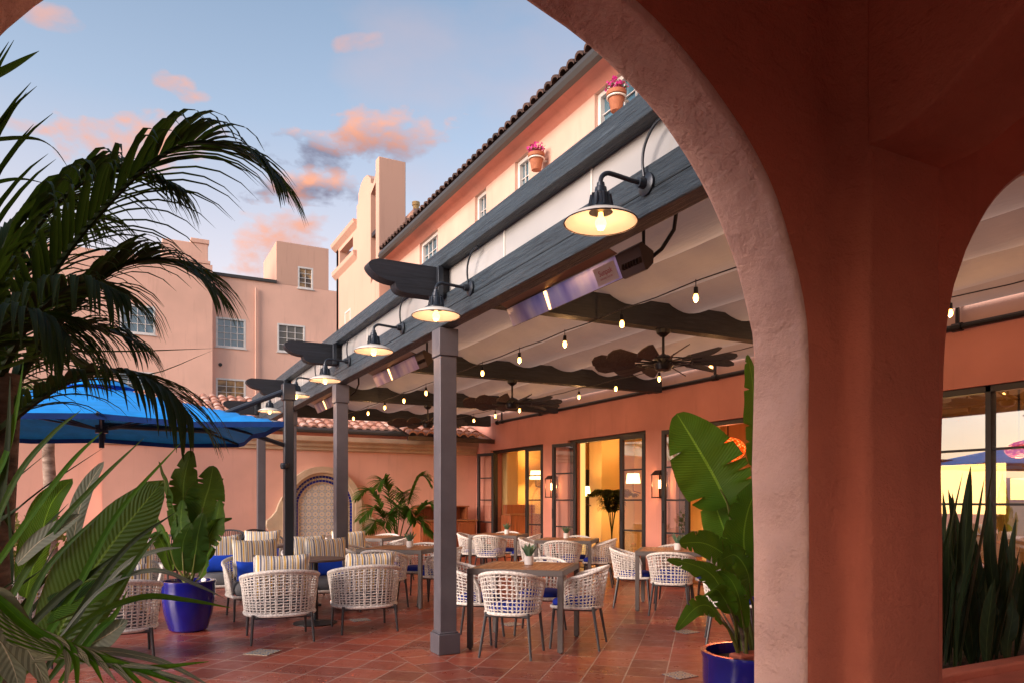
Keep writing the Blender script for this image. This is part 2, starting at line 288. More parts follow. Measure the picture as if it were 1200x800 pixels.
def leafmat(name, c, c2, rough=.32, trans=.22, veins=26, vk=.35, tcol=(.20, .34, .03)):
    t = NT(name); uvx = t.N.new('ShaderNodeSeparateXYZ'); t.L.new(t.tc.outputs['UV'], uvx.inputs[0])
    au = t.mathn('ABSOLUTE', t.mathn('SUBTRACT', uvx.outputs[0], .5))
    ph = t.mathn('MULTIPLY', t.mathn('SUBTRACT', uvx.outputs[1], t.mathn('MULTIPLY', au, .28)), veins)
    vn = t.mathn('PINGPONG', ph, .5); a = t.noise(3, 4)
    geo = t.N.new('ShaderNodeNewGeometry')
    col = t.mix(t.mathn('MULTIPLY', vn, .8), c, c2)
    col = t.mix(t.mathn('MULTIPLY', t.mathn('SUBTRACT', a, .5, True), 2.0, True), col, (c2[0]*1.6, c2[1]*1.15, c2[2]*.6))
    col = t.mix(t.mathn('MULTIPLY', t.mathn('GREATER_THAN', t.mathn('ADD', au, t.mathn('MULTIPLY', a, .04)), .508), .8), col, (.16, .10, .03))
    col = t.mix(t.mathn('LESS_THAN', au, .018), col, (c2[0]*2.2, c2[1]*1.8, c2[2]*1.6))
    t.set(Base_Color=col, Roughness=rough+.12, Specular_IOR_Level=.15); t.bump(vn, vk, .006)
    tr = t.N.new('ShaderNodeBsdfTranslucent'); t.L.new(t.mix(.7, col, tcol), tr.inputs[0]); ms = t.N.new('ShaderNodeMixShader'); ms.inputs[0].default_value = trans
    t.L.new(t.b.outputs[0], ms.inputs[1]); t.L.new(tr.outputs[0], ms.inputs[2]); t.L.new(ms.outputs[0], t.out.inputs[0])
leafmat('leaf_banana', (.055, .17, .012), (.12, .29, .03), .26, .38, 44, 1.0)
leafmat('leaf_bird', (.035, .095, .014), (.065, .15, .025), .3, .35, 34, .9)
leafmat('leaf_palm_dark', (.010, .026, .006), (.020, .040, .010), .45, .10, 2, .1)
leafmat('leaf_palm', (.025, .085, .008), (.05, .13, .014), .4, .3, 2, .1)
leafmat('leaf_strap', (.035, .15, .004), (.07, .21, .008), .5, .4, 2, .1)
leafmat('leaf_silver', (.20, .24, .19), (.32, .35, .28), .45, .15, 14, .5)
leafmat('leaf_snake', (.012, .022, .010), (.026, .045, .018), .35, .05, 8, .2)
leafmat('leaf_succulent', (.10, .20, .13), (.16, .28, .18), .45, .1, 6, .2)
t = NT('stalk'); t.set(Base_Color=(.13, .15, .03), Roughness=.45)
t = NT('stalk_dark'); t.set(Base_Color=(.03, .03, .015), Roughness=.5)

# ------------------------------------------------------------------ mesh helpers
class MB:
    def __init__(s): s.v = []; s.f = []; s.uv = {}
    def add(s, vs, fs):
        o = len(s.v); s.v += [tuple(v) for v in vs]; s.f += [tuple(i+o for i in f) for f in fs]; return o
    def box(s, x0, x1, y0, y1, z0, z1, Mx=None):
        vs = [Vector(p) for p in ((x0, y0, z0), (x1, y0, z0), (x1, y1, z0), (x0, y1, z0), (x0, y0, z1), (x1, y0, z1), (x1, y1, z1), (x0, y1, z1))]
        if Mx is not None: vs = [Mx @ v for v in vs]
        s.add(vs, [(0, 3, 2, 1), (4, 5, 6, 7), (0, 1, 5, 4), (1, 2, 6, 5), (2, 3, 7, 6), (3, 0, 4, 7)]); return s
    def tube(s, pts, r, n=8, closed=False, caps=True):
        pts = [Vector(p) for p in pts]; m = len(pts); rs = r if isinstance(r, (list, tuple)) else [r]*m
        o = len(s.v); up = None
        for i, p in enumerate(pts):
            if closed: tdir = (pts[(i+1) % m]-pts[i-1])
            else: tdir = pts[min(i+1, m-1)]-pts[max(i-1, 0)]
            tdir = tdir.normalized() if tdir.length > 1e-9 else Vector((0, 0, 1))
            if up is None:
                up = Vector((0, 0, 1)) if abs(tdir.z) < .9 else Vector((1, 0, 0))
            a = up-tdir*up.dot(tdir)
            if a.length < 1e-6: a = tdir.orthogonal()
            a.normalize(); b = tdir.cross(a); up = a
            for k in range(n):
                an = 2*PI*k/n; q = p+(a*math.cos(an)+b*math.sin(an))*rs[i]; s.v.append(tuple(q))
        for i in range(m if closed else m-1):
            j = (i+1) % m
            for k in range(n):
                k2 = (k+1) % n; s.f.append((o+i*n+k, o+i*n+k2, o+j*n+k2, o+j*n+k))
        if caps and not closed:
            s.f.append(tuple(o+k for k in reversed(range(n)))); s.f.append(tuple(o+(m-1)*n+k for k in range(n)))
        return s
    def lathe(s, prof, c=(0, 0, 0), n=24, Mx=None, ell=(1, 1)):
        o = len(s.v)
        for (r, z) in prof:
            for k in range(n):
                a = 2*PI*k/n; q = Vector((r*math.cos(a)*ell[0], r*math.sin(a)*ell[1], z))
                if Mx is not None: q = Mx @ q
                s.v.append((q.x+c[0], q.y+c[1], q.z+c[2]))
        for i in range(len(prof)-1):
            for k in range(n):
                k2 = (k+1) % n; s.f.append((o+i*n+k, o+i*n+k2, o+(i+1)*n+k2, o+(i+1)*n+k))
        if prof[0][0] > 1e-4: s.f.append(tuple(o+k for k in reversed(range(n))))
        if prof[-1][0] > 1e-4: s.f.append(tuple(o+(len(prof)-1)*n+k for k in range(n)))
        return s
    def prism(s, poly, fn, a, b):
        n = len(poly); vs = [fn(p[0], p[1], a) for p in poly]+[fn(p[0], p[1], b) for p in poly]
        s.add(vs, [tuple(range(n)), tuple(reversed(range(n, 2*n)))]+[(i, i+n, (i+1) % n+n, (i+1) % n) for i in range(n)]); return s
    def grid(s, P, closed_u=False, uvs=True):
        nu = len(P); nv = len(P[0]); o = len(s.v)
        for row in P:
            for p in row: s.v.append(tuple(p))
        for i in range(nu-1):
            for j in range(nv-1):
                a = o+i*nv+j
                f = (a, a+1, a+nv+1, a+nv); s.uv[len(s.f)] = [(j/(nv-1), i/(nu-1)), ((j+1)/(nv-1), i/(nu-1)), ((j+1)/(nv-1), (i+1)/(nu-1)), (j/(nv-1), (i+1)/(nu-1))]; s.f.append(f)
        return s
    def wall(s, fn, c0, c1, u0, u1, z0, z1, ops):
        """wall slab between planes c0,c1 with rectangular openings; fn(c,u,z)->xyz"""
        us = sorted({u0, u1, *[o[0] for o in ops], *[o[1] for o in ops]}); zs = sorted({z0, z1, *[o[2] for o in ops], *[o[3] for o in ops]})
        us = [u for u in us if u0 <= u <= u1]; zs = [z for z in zs if z0 <= z <= z1]
        def op(i, j):
            if i < 0 or j < 0 or i >= len(us)-1 or j >= len(zs)-1: return True
            cu = (us[i]+us[i+1])/2; cz = (zs[j]+zs[j+1])/2
            return any(o[0] < cu < o[1] and o[2] < cz < o[3] for o in ops)
        for i in range(len(us)-1):
            for j in range(len(zs)-1):
                if op(i, j): continue
                a, b, c, d = us[i], us[i+1], zs[j], zs[j+1]
                for cc in (c0, c1): s.add([fn(cc, a, c), fn(cc, b, c), fn(cc, b, d), fn(cc, a, d)], [(0, 1, 2, 3)])
                if op(i-1, j): s.add([fn(c0, a, c), fn(c1, a, c), fn(c1, a, d), fn(c0, a, d)], [(0, 1, 2, 3)])
                if op(i+1, j): s.add([fn(c0, b, c), fn(c1, b, c), fn(c1, b, d), fn(c0, b, d)], [(0, 1, 2, 3)])
                if op(i, j-1): s.add([fn(c0, a, c), fn(c1, a, c), fn(c1, b, c), fn(c0, b, c)], [(0, 1, 2, 3)])
                if op(i, j+1): s.add([fn(c0, a, d), fn(c1, a, d), fn(c1, b, d), fn(c0, b, d)], [(0, 1, 2, 3)])
        return s
    def build(s, name, mat, parent=None, smooth=0.6, bevel=0, loc=None, rotz=0, solid=0, merge=False, seg=2, recalc=False):
        me = bpy.data.meshes.new(name); me.from_pydata(s.v, [], s.f)
        if s.uv:
            ul = me.uv_layers.new(name='UVMap')
            for pi, poly in enumerate(me.polygons):
                q = s.uv.get(pi)
                if q:
                    for k, li in enumerate(poly.loop_indices): ul.data[li].uv = q[k]
        if merge or recalc:
            import bmesh
            bm = bmesh.new(); bm.from_mesh(me)
            if merge: bmesh.ops.remove_doubles(bm, verts=bm.verts, dist=1e-4)
            bmesh.ops.recalc_face_normals(bm, faces=bm.faces); bm.to_mesh(me); bm.free()
        me.materials.append(M[mat])
        if smooth:
            for p in me.polygons: p.use_smooth = True
            me.set_sharp_from_angle(angle=smooth)
        me.update()
        o = bpy.data.objects.new(name, me); COL.objects.link(o)
        if parent is not None: o.parent = parent
        if loc is not None: o.location = loc
        o.rotation_euler.z = rotz
        if solid: md = o.modifiers.new('s', 'SOLIDIFY'); md.thickness = solid; md.offset = 0
        if bevel:
            md = o.modifiers.new('b', 'BEVEL'); md.width = bevel; md.segments = seg; md.limit_method = 'ANGLE'; md.angle_limit = R(40)
        return o
def tag(o, label, cat, group=None, kind=None):
    o['label'] = label; o['category'] = cat
    if group: o['group'] = group
    if kind: o['kind'] = kind
    return o
def thing(name, label, cat, loc=(0, 0, 0), rotz=0, group=None):
    o = bpy.data.objects.new(name, None); o.empty_display_size = .1; COL.objects.link(o); o.location = loc; o.rotation_euler.z = rotz
    return tag(o, label, cat, group)
def structure(o): o['kind'] = 'structure'; return o
def copy_tree(o, parent=None):
    c = o.copy(); COL.objects.link(c); c.parent = parent
    for ch in list(o.children): copy_tree(ch, c)
    return c
def again(proto, loc, rotz, label, group=None):
    c = copy_tree(proto); c.location = loc; c.rotation_euler.z = rotz; c['label'] = label
    if group: c['group'] = group
    return c
def light(name, loc, energy, color=(1, .62, .3), radius=.03, parent=None, typ='POINT'):
    l = bpy.data.lights.new(name, typ); l.energy = energy; l.color = color; l.shadow_soft_size = radius
    o = bpy.data.objects.new(name, l); COL.objects.link(o); o.location = loc
    if parent is not None: o.parent = parent
    return o
def catmull(P, n):
    P = [Vector(p) for p in P]; Q = [P[0]*2-P[1]]+P+[P[-1]*2-P[-2]]; out = []
    m = len(P)-1
    for k in range(n+1):
        s = k/n*m; i = min(int(s), m-1); u = s-i; p0, p1, p2, p3 = Q[i:i+4]
        out.append(.5*((2*p1)+(p2-p0)*u+(2*p0-5*p1+4*p2-p3)*u*u+(3*p1-p0-3*p2+p3)*u**3))
    return out

# ------------------------------------------------------------------ leaves
def blade(m, ctrl, w, prof='banana', nseg=14, fold=.25, side=None, cup=0, nu=4, tatter=0, seed=0, wav=0):
    C = catmull(ctrl, nseg); rows = []
    r0 = random.Random(seed); notch = [(r0.randint(nseg//5, nseg-6), r0.choice((-1, 1)), r0.uniform(.2, .7)) for _ in range(7)] if prof == 'banana' and tatter else []
    for i, c in enumerate(C):
        s = i/nseg; tg = (C[min(i+1, nseg)]-C[max(i-1, 0)]).normalized()
        sd_ = side.copy() if side is not None else tg.cross(Vector((0, 0, 1)))
        sd_ = sd_-tg*sd_.dot(tg)
        if sd_.length < 1e-4: sd_ = tg.orthogonal()
        sd_.normalize(); nr = sd_.cross(tg); nr = nr if nr.z > 0 else -nr
        if prof == 'banana': ww = w*max(.0, math.sin(PI*min(1, (s**.72)*.94+.05)))**.62*(1 if s < .999 else .05)
        elif prof == 'strap': ww = w*min(1, .45+s*4)*(1-s**2.6)+.0006
        else: ww = w*math.sin(PI*min(1, s*.96+.04))**.8
        row = []
        nt_ = [j for j in notch if j[0] == i]
        for k in range(-nu, nu+1):
            u = k/nu; tt = 1-(tatter*r0.random() if abs(k) == nu else 0)
            for j in nt_:
                if j[1]*k > 0: tt *= 1-j[2]*max(0, (abs(k)/nu-.2)/.8)
            off = fold*abs(u)*ww-cup*(u*u)*ww
            row.append(c+sd_*u*ww*tt+nr*(off+wav*ww*(math.sin(s*30+u*3+seed)+.8*math.sin(s*13+u*2+seed*2))*abs(u)))
        rows.append(row)
    m.grid(rows); return m
def frond(ctrl, nl, ll, lw, droop, spread=.9, nseg=22, seed=1, back=.0, rr=.009, both=(-1, 1), side=None, start=.12, tipk=.45, bend=1.0, fwd=.35, up=.12):
    m = MB(); r0 = random.Random(seed); C = catmull(ctrl, 60); m.tube(C[::3], [rr*(1-.8*i/20) for i in range(21)], 5)
    for i in range(nl):
        s = start+(1-start)*(i+.5)/nl; idx = s*60; k = min(int(idx), 59); p = C[k].lerp(C[k+1], idx-k); tg = (C[k+1]-C[k]).normalized()
        for sg in both:
            sd_ = (side.copy() if side is not None else tg.cross(Vector((0, 0, 1)))); sd_ -= tg*sd_.dot(tg)
            if sd_.length < 1e-3: continue
            sd_.normalize(); L_ = ll*(math.sin(PI*min(1, .12+s*.80))**.7)*(1-.15*r0.random())*(1 if s < .9 else tipk/.45)
            fw = fwd+.5*s+r0.uniform(-.1, .1)
            d = (tg*fw+sd_*sg*spread*r0.uniform(.8, 1.2)+Vector((0, 0, up+r0.uniform(-.06, .06)))).normalized(); pts = []; q = p.copy()
            for j in range(6):
                pts.append(q.copy()); q = q+d*(L_/5); d = (d+Vector((0, 0, -droop*bend*(.35+.3*j)))).normalized()
            blade(m, pts, lw*(1-.45*s), 'strap', 6, .35, None, 0, 1)
    return m
# ------------------------------------------------------------------ ground
structure(MB().add([(-900, -900, -.012), (900, -900, -.012), (900, 900, -.012), (-900, 900, -.012)], [(0, 1, 2, 3)]) and None or (lambda m: (m.add([(-900, -900, -.012), (900, -900, -.012), (900, 900, -.012), (-900, 900, -.012)], [(0, 1, 2, 3)]), m.build('ground', 'ground_earth'))[1])(MB()))
m = MB(); m.add([(-14, 1.9, 0), (8.3, 1.9, 0), (8.3, 17.3, 0), (-14, 17.3, 0)], [(0, 1, 2, 3)]); structure(m.build('terrace_floor', 'terracotta_tiles'))
m = MB(); m.add([(-14, -3, .0), (8.3, -3, .0), (8.3, 1.9, .0), (-14, 1.9, .0)], [(0, 1, 2, 3)]); structure(m.build('arcade_floor', 'arcade_floor'))
m = MB(); P = []
for i in range(90):
    a = R(200+i*1.9); rr = 520; h = 30+26*noise.noise(Vector((i*.09, 3, 0)))+10*noise.noise(Vector((i*.35, 8, 0)))
    d = Vector((math.cos(a), math.sin(a)))
    d = Vector((-abs(math.cos(R(-85+i*1.9))), math.sin(R(-85+i*1.9))))
    P.append([(d.x*rr, d.y*rr, -1), (d.x*(rr+60), d.y*(rr+60), h*.6), (d.x*(rr+120), d.y*(rr+120), h), (d.x*(rr+260), d.y*(rr+260), h*.3)])
m.grid(P); structure(m.build('hills', 'hills_far'))

# ------------------------------------------------------------------ arcade (foreground arches)
YN, YF = 1.89, 2.15; AA, AB, AZ = 1.33, 1.20, 1.85; PIT = 3.49; AC = [.87-PIT, .87, .87+PIT]
arc = thing('arcade', 'thick salmon stucco arcade with round arches framing the view from the foreground', 'arcade', (0, 0, 0))
def bridge(m, rows):
    m.grid(rows)
def wob(x, z, s): return .017*noise.noise(Vector((x*2.3, z*2.3, s*7)))+.005*noise.noise(Vector((x*9, z*9, s*5)))
m = MB(); ZT = 3.9
cur = -14.0
def archpts(xc):
    pts = [(xc-AA, z) for z in [0, .4, .8, 1.2, 1.5, 1.7]]
    n = 44
    for k in range(n+1):
        a = PI-PI*k/n; pts.append((xc+AA*math.cos(a), AZ+AB*math.sin(a)))
    pts += [(xc+AA, z) for z in [1.7, 1.5, 1.2, .8, .4, 0]]
    return pts
def facewall(m, y, sgn):
    cur = -14.0
    for xc in AC:
        A = archpts(xc); L_ = xc-AA; Rr = xc+AA
        n = len(A)
        # pier left of the arch
        P = [[(cur, y, 0), (cur, y, AZ), (cur, y, ZT)], [(L_-.3, y, 0), (L_-.3, y, AZ), (L_-.3, y, ZT)]]; m.grid(P)
        rows = []
        for i, (x, z) in enumerate(A):
            w1 = wob(x, z, sgn); xx = x+w1*(1 if x < xc else -1)*1.0; zz = z+(abs(w1) if z > AZ else 0)
            # outer target on rectangle
            if z <= AZ: ox = L_-.3 if x < xc else Rr+.3; oz = z
            else:
                a = math.atan2((z-AZ)/AB, (x-xc)/AA)
                if a > PI*.75: ox = L_-.3; oz = AZ+(ZT-AZ)*(PI-a)/(PI*.25)
                elif a < PI*.25: ox = Rr+.3; oz = AZ+(ZT-AZ)*a/(PI*.25)
                else: oz = ZT; ox = (L_-.3)+(Rr+.3-L_+.3)*(PI*.75-a)/(PI*.5)
            rows.append([(xx, y, zz), (xx+(ox-xx)*.12, y, zz+(oz-zz)*.12), (ox, y, oz)])
        m.grid(rows)
        cur = Rr+.3
    m.grid([[(cur, y, 0), (cur, y, ZT)], [(8.3, y, 0), (8.3, y, ZT)]])
facewall(m, YN, 1); facewall(m, YF, 2)
for xc in AC:
    rows = []
    for (x, z) in archpts(xc):
        r_ = []
        for k in range(5):
            f = k/4; s = 1 if f == 0 else (2 if f == 1 else 3+f)
            w1 = wob(x, z, 1)*(1-f)+wob(x, z, 2)*f+(.004*noise.noise(Vector((x*6, z*6, f*5))) if 0 < f < 1 else 0)
            xx = x+w1*(1 if x < xc else -1); zz = z+(abs(w1) if z > AZ else 0)
            r_.append((xx, YN+(YF-YN)*f, zz))
        rows.append(r_)
    m.grid(rows)
m.add([(-14, YN, ZT), (8.3, YN, ZT), (8.3, YF, ZT), (-14, YF, ZT)], [(0, 1, 2, 3)])
o = m.build('arch_wall', 'stucco_arcade', arc, bevel=.022, merge=True, seg=3, smooth=.9)
# inside skin: passage shade and warm glow put into a darker, redder stucco
def ribprof(): return [(1.787, 2.674), (1.68, 2.678), (1.6, 2.69), (1.5, 2.735), (1.4, 2.80), (1.25, 2.90), (1.0, 3.03), (.8, 3.11), (.5, 3.22), (.1, 3.30), (-.4, 3.34), (-1.0, 3.3), (-1.6, 3.1), (-2.0, 2.8), (-2.2, 2.6)]
def softblock(m, x0, x1, y0, y1, z0, z1):
    n = 24
    for fa in range(2):
        pass
    P = []
    prof = [(x0-.10, y1), (x0-.055, y1-.004), (x0-.025, y1-.018), (x0-.008, y1-.05), (x0, y0+.03), (x0+.008, y0+.008), (x0+.03, y0), ((x0+x1)/2, y0), (x1-.03, y0), (x1-.008, y0+.008), (x1, y0+.03), (x1, y1)]
    for i in range(n+1):
        z = z0+(z1-z0)*i/n; w = .004*noise.noise(Vector((1.3, z*3, x0)))
        P.append([(x+w+.003*noise.noise(Vector((x*5, z*8, y))), y+.003*noise.noise(Vector((x*7, z*7, y*3))), z) for x, y in prof])
    m.grid(P); m.add([(x, y, z1) for x, y in prof], [tuple(range(len(prof)))])
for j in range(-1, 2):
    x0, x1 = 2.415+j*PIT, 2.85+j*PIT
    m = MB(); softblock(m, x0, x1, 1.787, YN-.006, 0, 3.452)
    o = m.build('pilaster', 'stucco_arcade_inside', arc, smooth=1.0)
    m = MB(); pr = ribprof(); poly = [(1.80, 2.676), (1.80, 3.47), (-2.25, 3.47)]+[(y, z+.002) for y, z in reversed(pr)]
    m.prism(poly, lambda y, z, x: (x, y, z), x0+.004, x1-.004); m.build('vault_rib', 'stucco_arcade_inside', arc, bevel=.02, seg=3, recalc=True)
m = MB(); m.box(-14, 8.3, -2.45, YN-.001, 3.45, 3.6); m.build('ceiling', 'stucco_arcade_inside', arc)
m = MB(); m.wall(lambda c, u, z: (u, c, z), -2.45, -2.25, -14, 8.3, 0, 3.45, [(-9, -6.4, 0, 2.8), (-5.6, -3, 0, 2.8), (-2.2, .4, 0, 2.8), (1.2, 3.8, 0, 2.8), (4.6, 7.2, 0, 2.8)]); m.build('back_wall', 'stucco_arcade_inside', arc)  # unseen wall; openings added to bring sky light onto the piers
m = MB(); # plaster skin on the passage side of the piers
def skin(m, y):
    cur = -14.0
    for xc in AC:
        A = archpts(xc); L_ = xc-AA; Rr = xc+AA
        m.grid([[(cur, y, 0), (cur, y, 3.45)], [L_-.3 and (L_-.3, y, 0), (L_-.3, y, 3.45)]])
        rows = []
        for i, (x, z) in enumerate(A):
            dx = x-xc; k = .012; w1 = wob(x, z, 1); xx = x+w1*(1 if x < xc else -1); zz = z+(abs(w1) if z > AZ else 0)
            if z <= AZ: nx, nz = (-1 if x < xc else 1), 0
            else:
                nx, nz = dx/AA/AA, (z-AZ)/AB/AB; l = math.hypot(nx, nz); nx /= l; nz /= l
            xx += nx*.018; zz += nz*.018
            if z <= AZ: ox = L_-.3 if x < xc else Rr+.3; oz = z
            else:
                a = math.atan2((z-AZ)/AB, (x-xc)/AA); ZQ = 3.45
                if a > PI*.75: ox = L_-.3; oz = AZ+(ZQ-AZ)*(PI-a)/(PI*.25)
                elif a < PI*.25: ox = Rr+.3; oz = AZ+(ZQ-AZ)*a/(PI*.25)
                else: oz = ZQ; ox = (L_-.3)+(Rr+.3-L_+.3)*(PI*.75-a)/(PI*.5)
            rows.append([(xx, y+.004, zz), (xx+(ox-xx)*.05, y, zz+(oz-zz)*.05), (ox, y, oz)])
        m.grid(rows); cur = Rr+.3
    m.grid([[(cur, y, 0), (cur, y, 3.45)], [(8.3, y, 0), (8.3, y, 3.45)]])
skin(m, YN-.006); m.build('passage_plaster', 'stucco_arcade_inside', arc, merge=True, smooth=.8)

# ------------------------------------------------------------------ restaurant wing on the right (wall plane X = 8)
XW = 8.0; FX = lambda c, u, z: (c, u, z); FY = lambda c, u, z: (u, c, z)
wing = thing('restaurant_wing', 'long salmon restaurant wing with glass doors below and small upper windows under tiled eaves', 'building', (0, 0, 0))
DH = 2.58; doors = [(13.76, 16.3), (10.24, 12.77), (6.7, 9.45)]
ops = [(a, b, 0, DH) for a, b in doors]+[(2.9, 5.9, .5, DH)]
ops2 = []
upw = []
for (pa, pb, hd) in ((491.9, 513, None), (556.7, 569.9, None), (603.6, 620.5, None), (697, 728, None)):
    y1, _ = onX(pa, 200, XW); y0, _ = onX(pb, 200, XW); upw.append((y0, y1))
upw[3] = (upw[3][1]-1.55, upw[3][1])
zw1 = 9.12; zw0 = 7.65
allops = ops+[(a, b, zw0, zw1) for a, b in upw]+[(a-.1, a+1.1, 4.6, 5.9) for a in (6, 11)]
m = MB(); m.wall(FX, XW, XW+.3, -3, 23.6, 0, 3.25, ops); m.build('lower_wall', 'stucco_side', wing)
m = MB(); m.wall(FX, XW-.004, XW+.3, -3, 23.6, 3.25, 9.34, [o for o in allops if o[2] > 3.3]); m.build('upper_wall', 'stucco_upper', wing)
m = MB(); m.wall(FY, 23.3, 23.6, XW+.3, 16, 0, 9.34, []); m.build('end_wall', 'stucco_upper', wing)
# door surrounds
def window(parent, fn, c, out, u0, u1, z0, z1, cols, rows, glass='window_glass_blue', fw=.07, mw=.025, frame='white_trim', name='window', shutters=False):
    """fn(c,u,z); frame proud of plane c by .03 towards out (+-1)"""
    m = MB()
    def b(ua, ub, za, zb, da, db):
        p = [fn(c+out*da, ua, za), fn(c+out*db, ub, zb)]
        m.box(min(p[0][0], p[1][0]), max(p[0][0], p[1][0]), min(p[0][1], p[1][1]), max(p[0][1], p[1][1]), za, zb)
    b(u0, u0+fw, z0, z1, -.08, .03); b(u1-fw, u1, z0, z1, -.08, .03); b(u0+fw, u1-fw, z1-fw, z1, -.08, .03); b(u0+fw, u1-fw, z0, z0+fw, -.08, .03)
    iu0, iu1, iz0, iz1 = u0+fw, u1-fw, z0+fw, z1-fw
    for k in range(1, cols): x = iu0+(iu1-iu0)*k/cols; b(x-mw/2, x+mw/2, iz0, iz1, -.06, -.02)
    for k in range(1, rows): x = iz0+(iz1-iz0)*k/rows; b(iu0, iu1, x-mw/2, x+mw/2, -.055, -.025)
    b(u0-.05, u1+.05, z0-.05, z0-.002, -.06, .08)
    f = m.build(name, frame, parent, bevel=.006)
    m = MB(); cc = c-out*.065; m.add([fn(cc, iu0, iz0), fn(cc, iu1, iz0), fn(cc, iu1, iz1), fn(cc, iu0, iz1)], [(0, 1, 2, 3)]); m.build('pane', glass, f, smooth=0)
    if shutters:
        m = MB(); cc = c-out*.10; n = int((iz1-iz0)/.09)
        for k in range(n):
            z = iz0+(iz1-iz0)*(k+.5)/n; a = fn(cc, iu0, z); bb = fn(cc, iu1, z)
            m.add([fn(cc+.025*out, iu0, z-.035), fn(cc+.025*out, iu1, z-.035), fn(cc-.02*out, iu1, z+.035), fn(cc-.02*out, iu0, z+.035)], [(0, 1, 2, 3)])
        m.build('louvre', 'shutter_white', f, smooth=0)
    return f
for (a, b) in upw: window(wing, FX, XW+.10, -1, a, b, zw0, zw1, 3 if b-a < 1.2 else 4, 4, 'window_glass_blue', fw=.09, mw=.02)
for a in (6, 11): window(wing, FX, XW+.08, -1, a-.1, a+1.1, 4.6, 5.9, 2, 3)
# eave: cove soffit, gutter, tiles
m = MB(); m.prism([(XW-.004, 9.12), (XW-.004, 9.5), (7.62, 9.5), (7.62, 9.33), (7.80, 9.28)], lambda x, z, y: (x, y, z), -3, 23.55); m.build('eave_cove', 'stucco_side', wing, recalc=True)
m = MB(); m.prism([(7.60, 9.26), (7.60, 9.46), (7.46, 9.46), (7.44, 9.36), (7.48, 9.27)], lambda x, z, y: (x, y, z), -3, 23.58); m.build('gutter', 'gutter_metal', wing, recalc=True)
def barrel_roof(m, p0, du, dv, nu, nv, w, l, r=.09, seg=6, flat=.8):
    """p0 corner on eave, du unit along the eave, dv unit up the slope; half-tube tiles"""
    nrm = du.cross(dv).normalized(); nrm = nrm if nrm.z > 0 else -nrm
    for i in range(nu):
        for j in range(nv):
            jit = rnd.uniform(-.015, .015); o = len(m.v)
            for e in (0, 1):
                rr = r*(1.08 if e == 0 else .86); base = p0+du*(i*w+jit)+dv*(j*l+(0 if e == 0 else l*1.12))+nrm*(.02 if e == 0 else -.0)
                for k in range(seg+1):
                    a = PI*k/seg; m.v.append(tuple(base+du*(math.cos(a)*rr)+nrm*(math.sin(a)*rr*flat)))
            for k in range(seg): m.f.append((o+k, o+k+1, o+seg+1+k+1, o+seg+1+k))
            # end thickness
            o2 = len(m.v)
            for k in range(seg+1):
                a = PI*k/seg; base = p0+du*(i*w+jit)+dv*(j*l); m.v.append(tuple(base+du*(math.cos(a)*r*.86)+nrm*(math.sin(a)*r*.66)))
            for k in range(seg): m.f.append((o+k, o2+k, o2+k+1, o+k+1))
    return m
m = MB(); sl = Vector((math.cos(R(22)), 0, math.sin(R(22)))); barrel_roof(m, Vector((7.46, -2.9, 9.50)), Vector((0, 1, 0)), sl, 92, 3, .288, .42, .125, 6)
m.build('roof_tiles', 'roof_tile_dark', wing, smooth=.9)
m = MB(); m.add([(7.5, -3, 9.47), (7.5, 23.6, 9.47), (16, 23.6, 12.6), (16, -3, 12.6)], [(0, 1, 2, 3)]); m.add([(16, -3, 12.6), (16, 23.6, 12.6), (16, 23.6, 0), (16, -3, 0)], [(0, 1, 2, 3)]); m.build('roof_deck', 'roof_tile_dark', wing, smooth=0)
# interior
m = MB()
m.add([(8.3, -3, .012), (13, -3, .012), (13, 17, .012), (8.3, 17, .012)], [(0, 1, 2, 3)]); m.build('room_floor', 'arcade_floor', wing, smooth=0)
m = MB(); m.box(12.6, 12.8, -3, 17.2, 0, 3.2); m.box(8.3, 13, 17.0, 17.2, 0, 3.2)
m.build('room_wall', 'interior_plaster', wing)
m = MB(); m.box(8.3, 13, -3, 17.2, 3.2, 3.35); m.build('room_ceiling', 'interior_pale', wing)
for (px, yy, w) in ((597, 16.2, .16), (708, 14.6, .26), (745, 15.2, .2), (845, 12.5, .3), (872, 10.5, .25)):
    x = onY(px, 500, yy)[0]; m = MB(); m.box(x-w, x+w, yy-w, yy+w, 0, 3.2); m.build('room_pillar', 'interior_pale', wing, bevel=.02)
for (pa, pb, zt_) in ((687, 694, 2.2), (716, 724, 2.3), (860, 868, 2.3)):
    xa_ = onY(pa, 500, 16.9)[0]; xb_ = onY(pb, 500, 16.9)[0]; m = MB(); m.box(xa_, max(xb_, xa_+.16), 16.9, 16.96, 0, zt_); m.build('inner_door', 'door_frame_black', wing, bevel=.01)
for (pa, pb) in ((679, 686),):
    xa_ = onY(pa, 500, 13.6)[0]; xb_ = onY(pb, 500, 13.6)[0]; 
    m = MB(); P = [[(xa_+(xb_-xa_)*k/24, 13.6+.03*math.sin(k*1.7), z) for z in (.05, 1.2, 2.9)] for k in range(25)]; m.grid(P); m.build('curtain', 'curtain_glow', wing)  # lamplight on the curtain is put into its material as weak emission
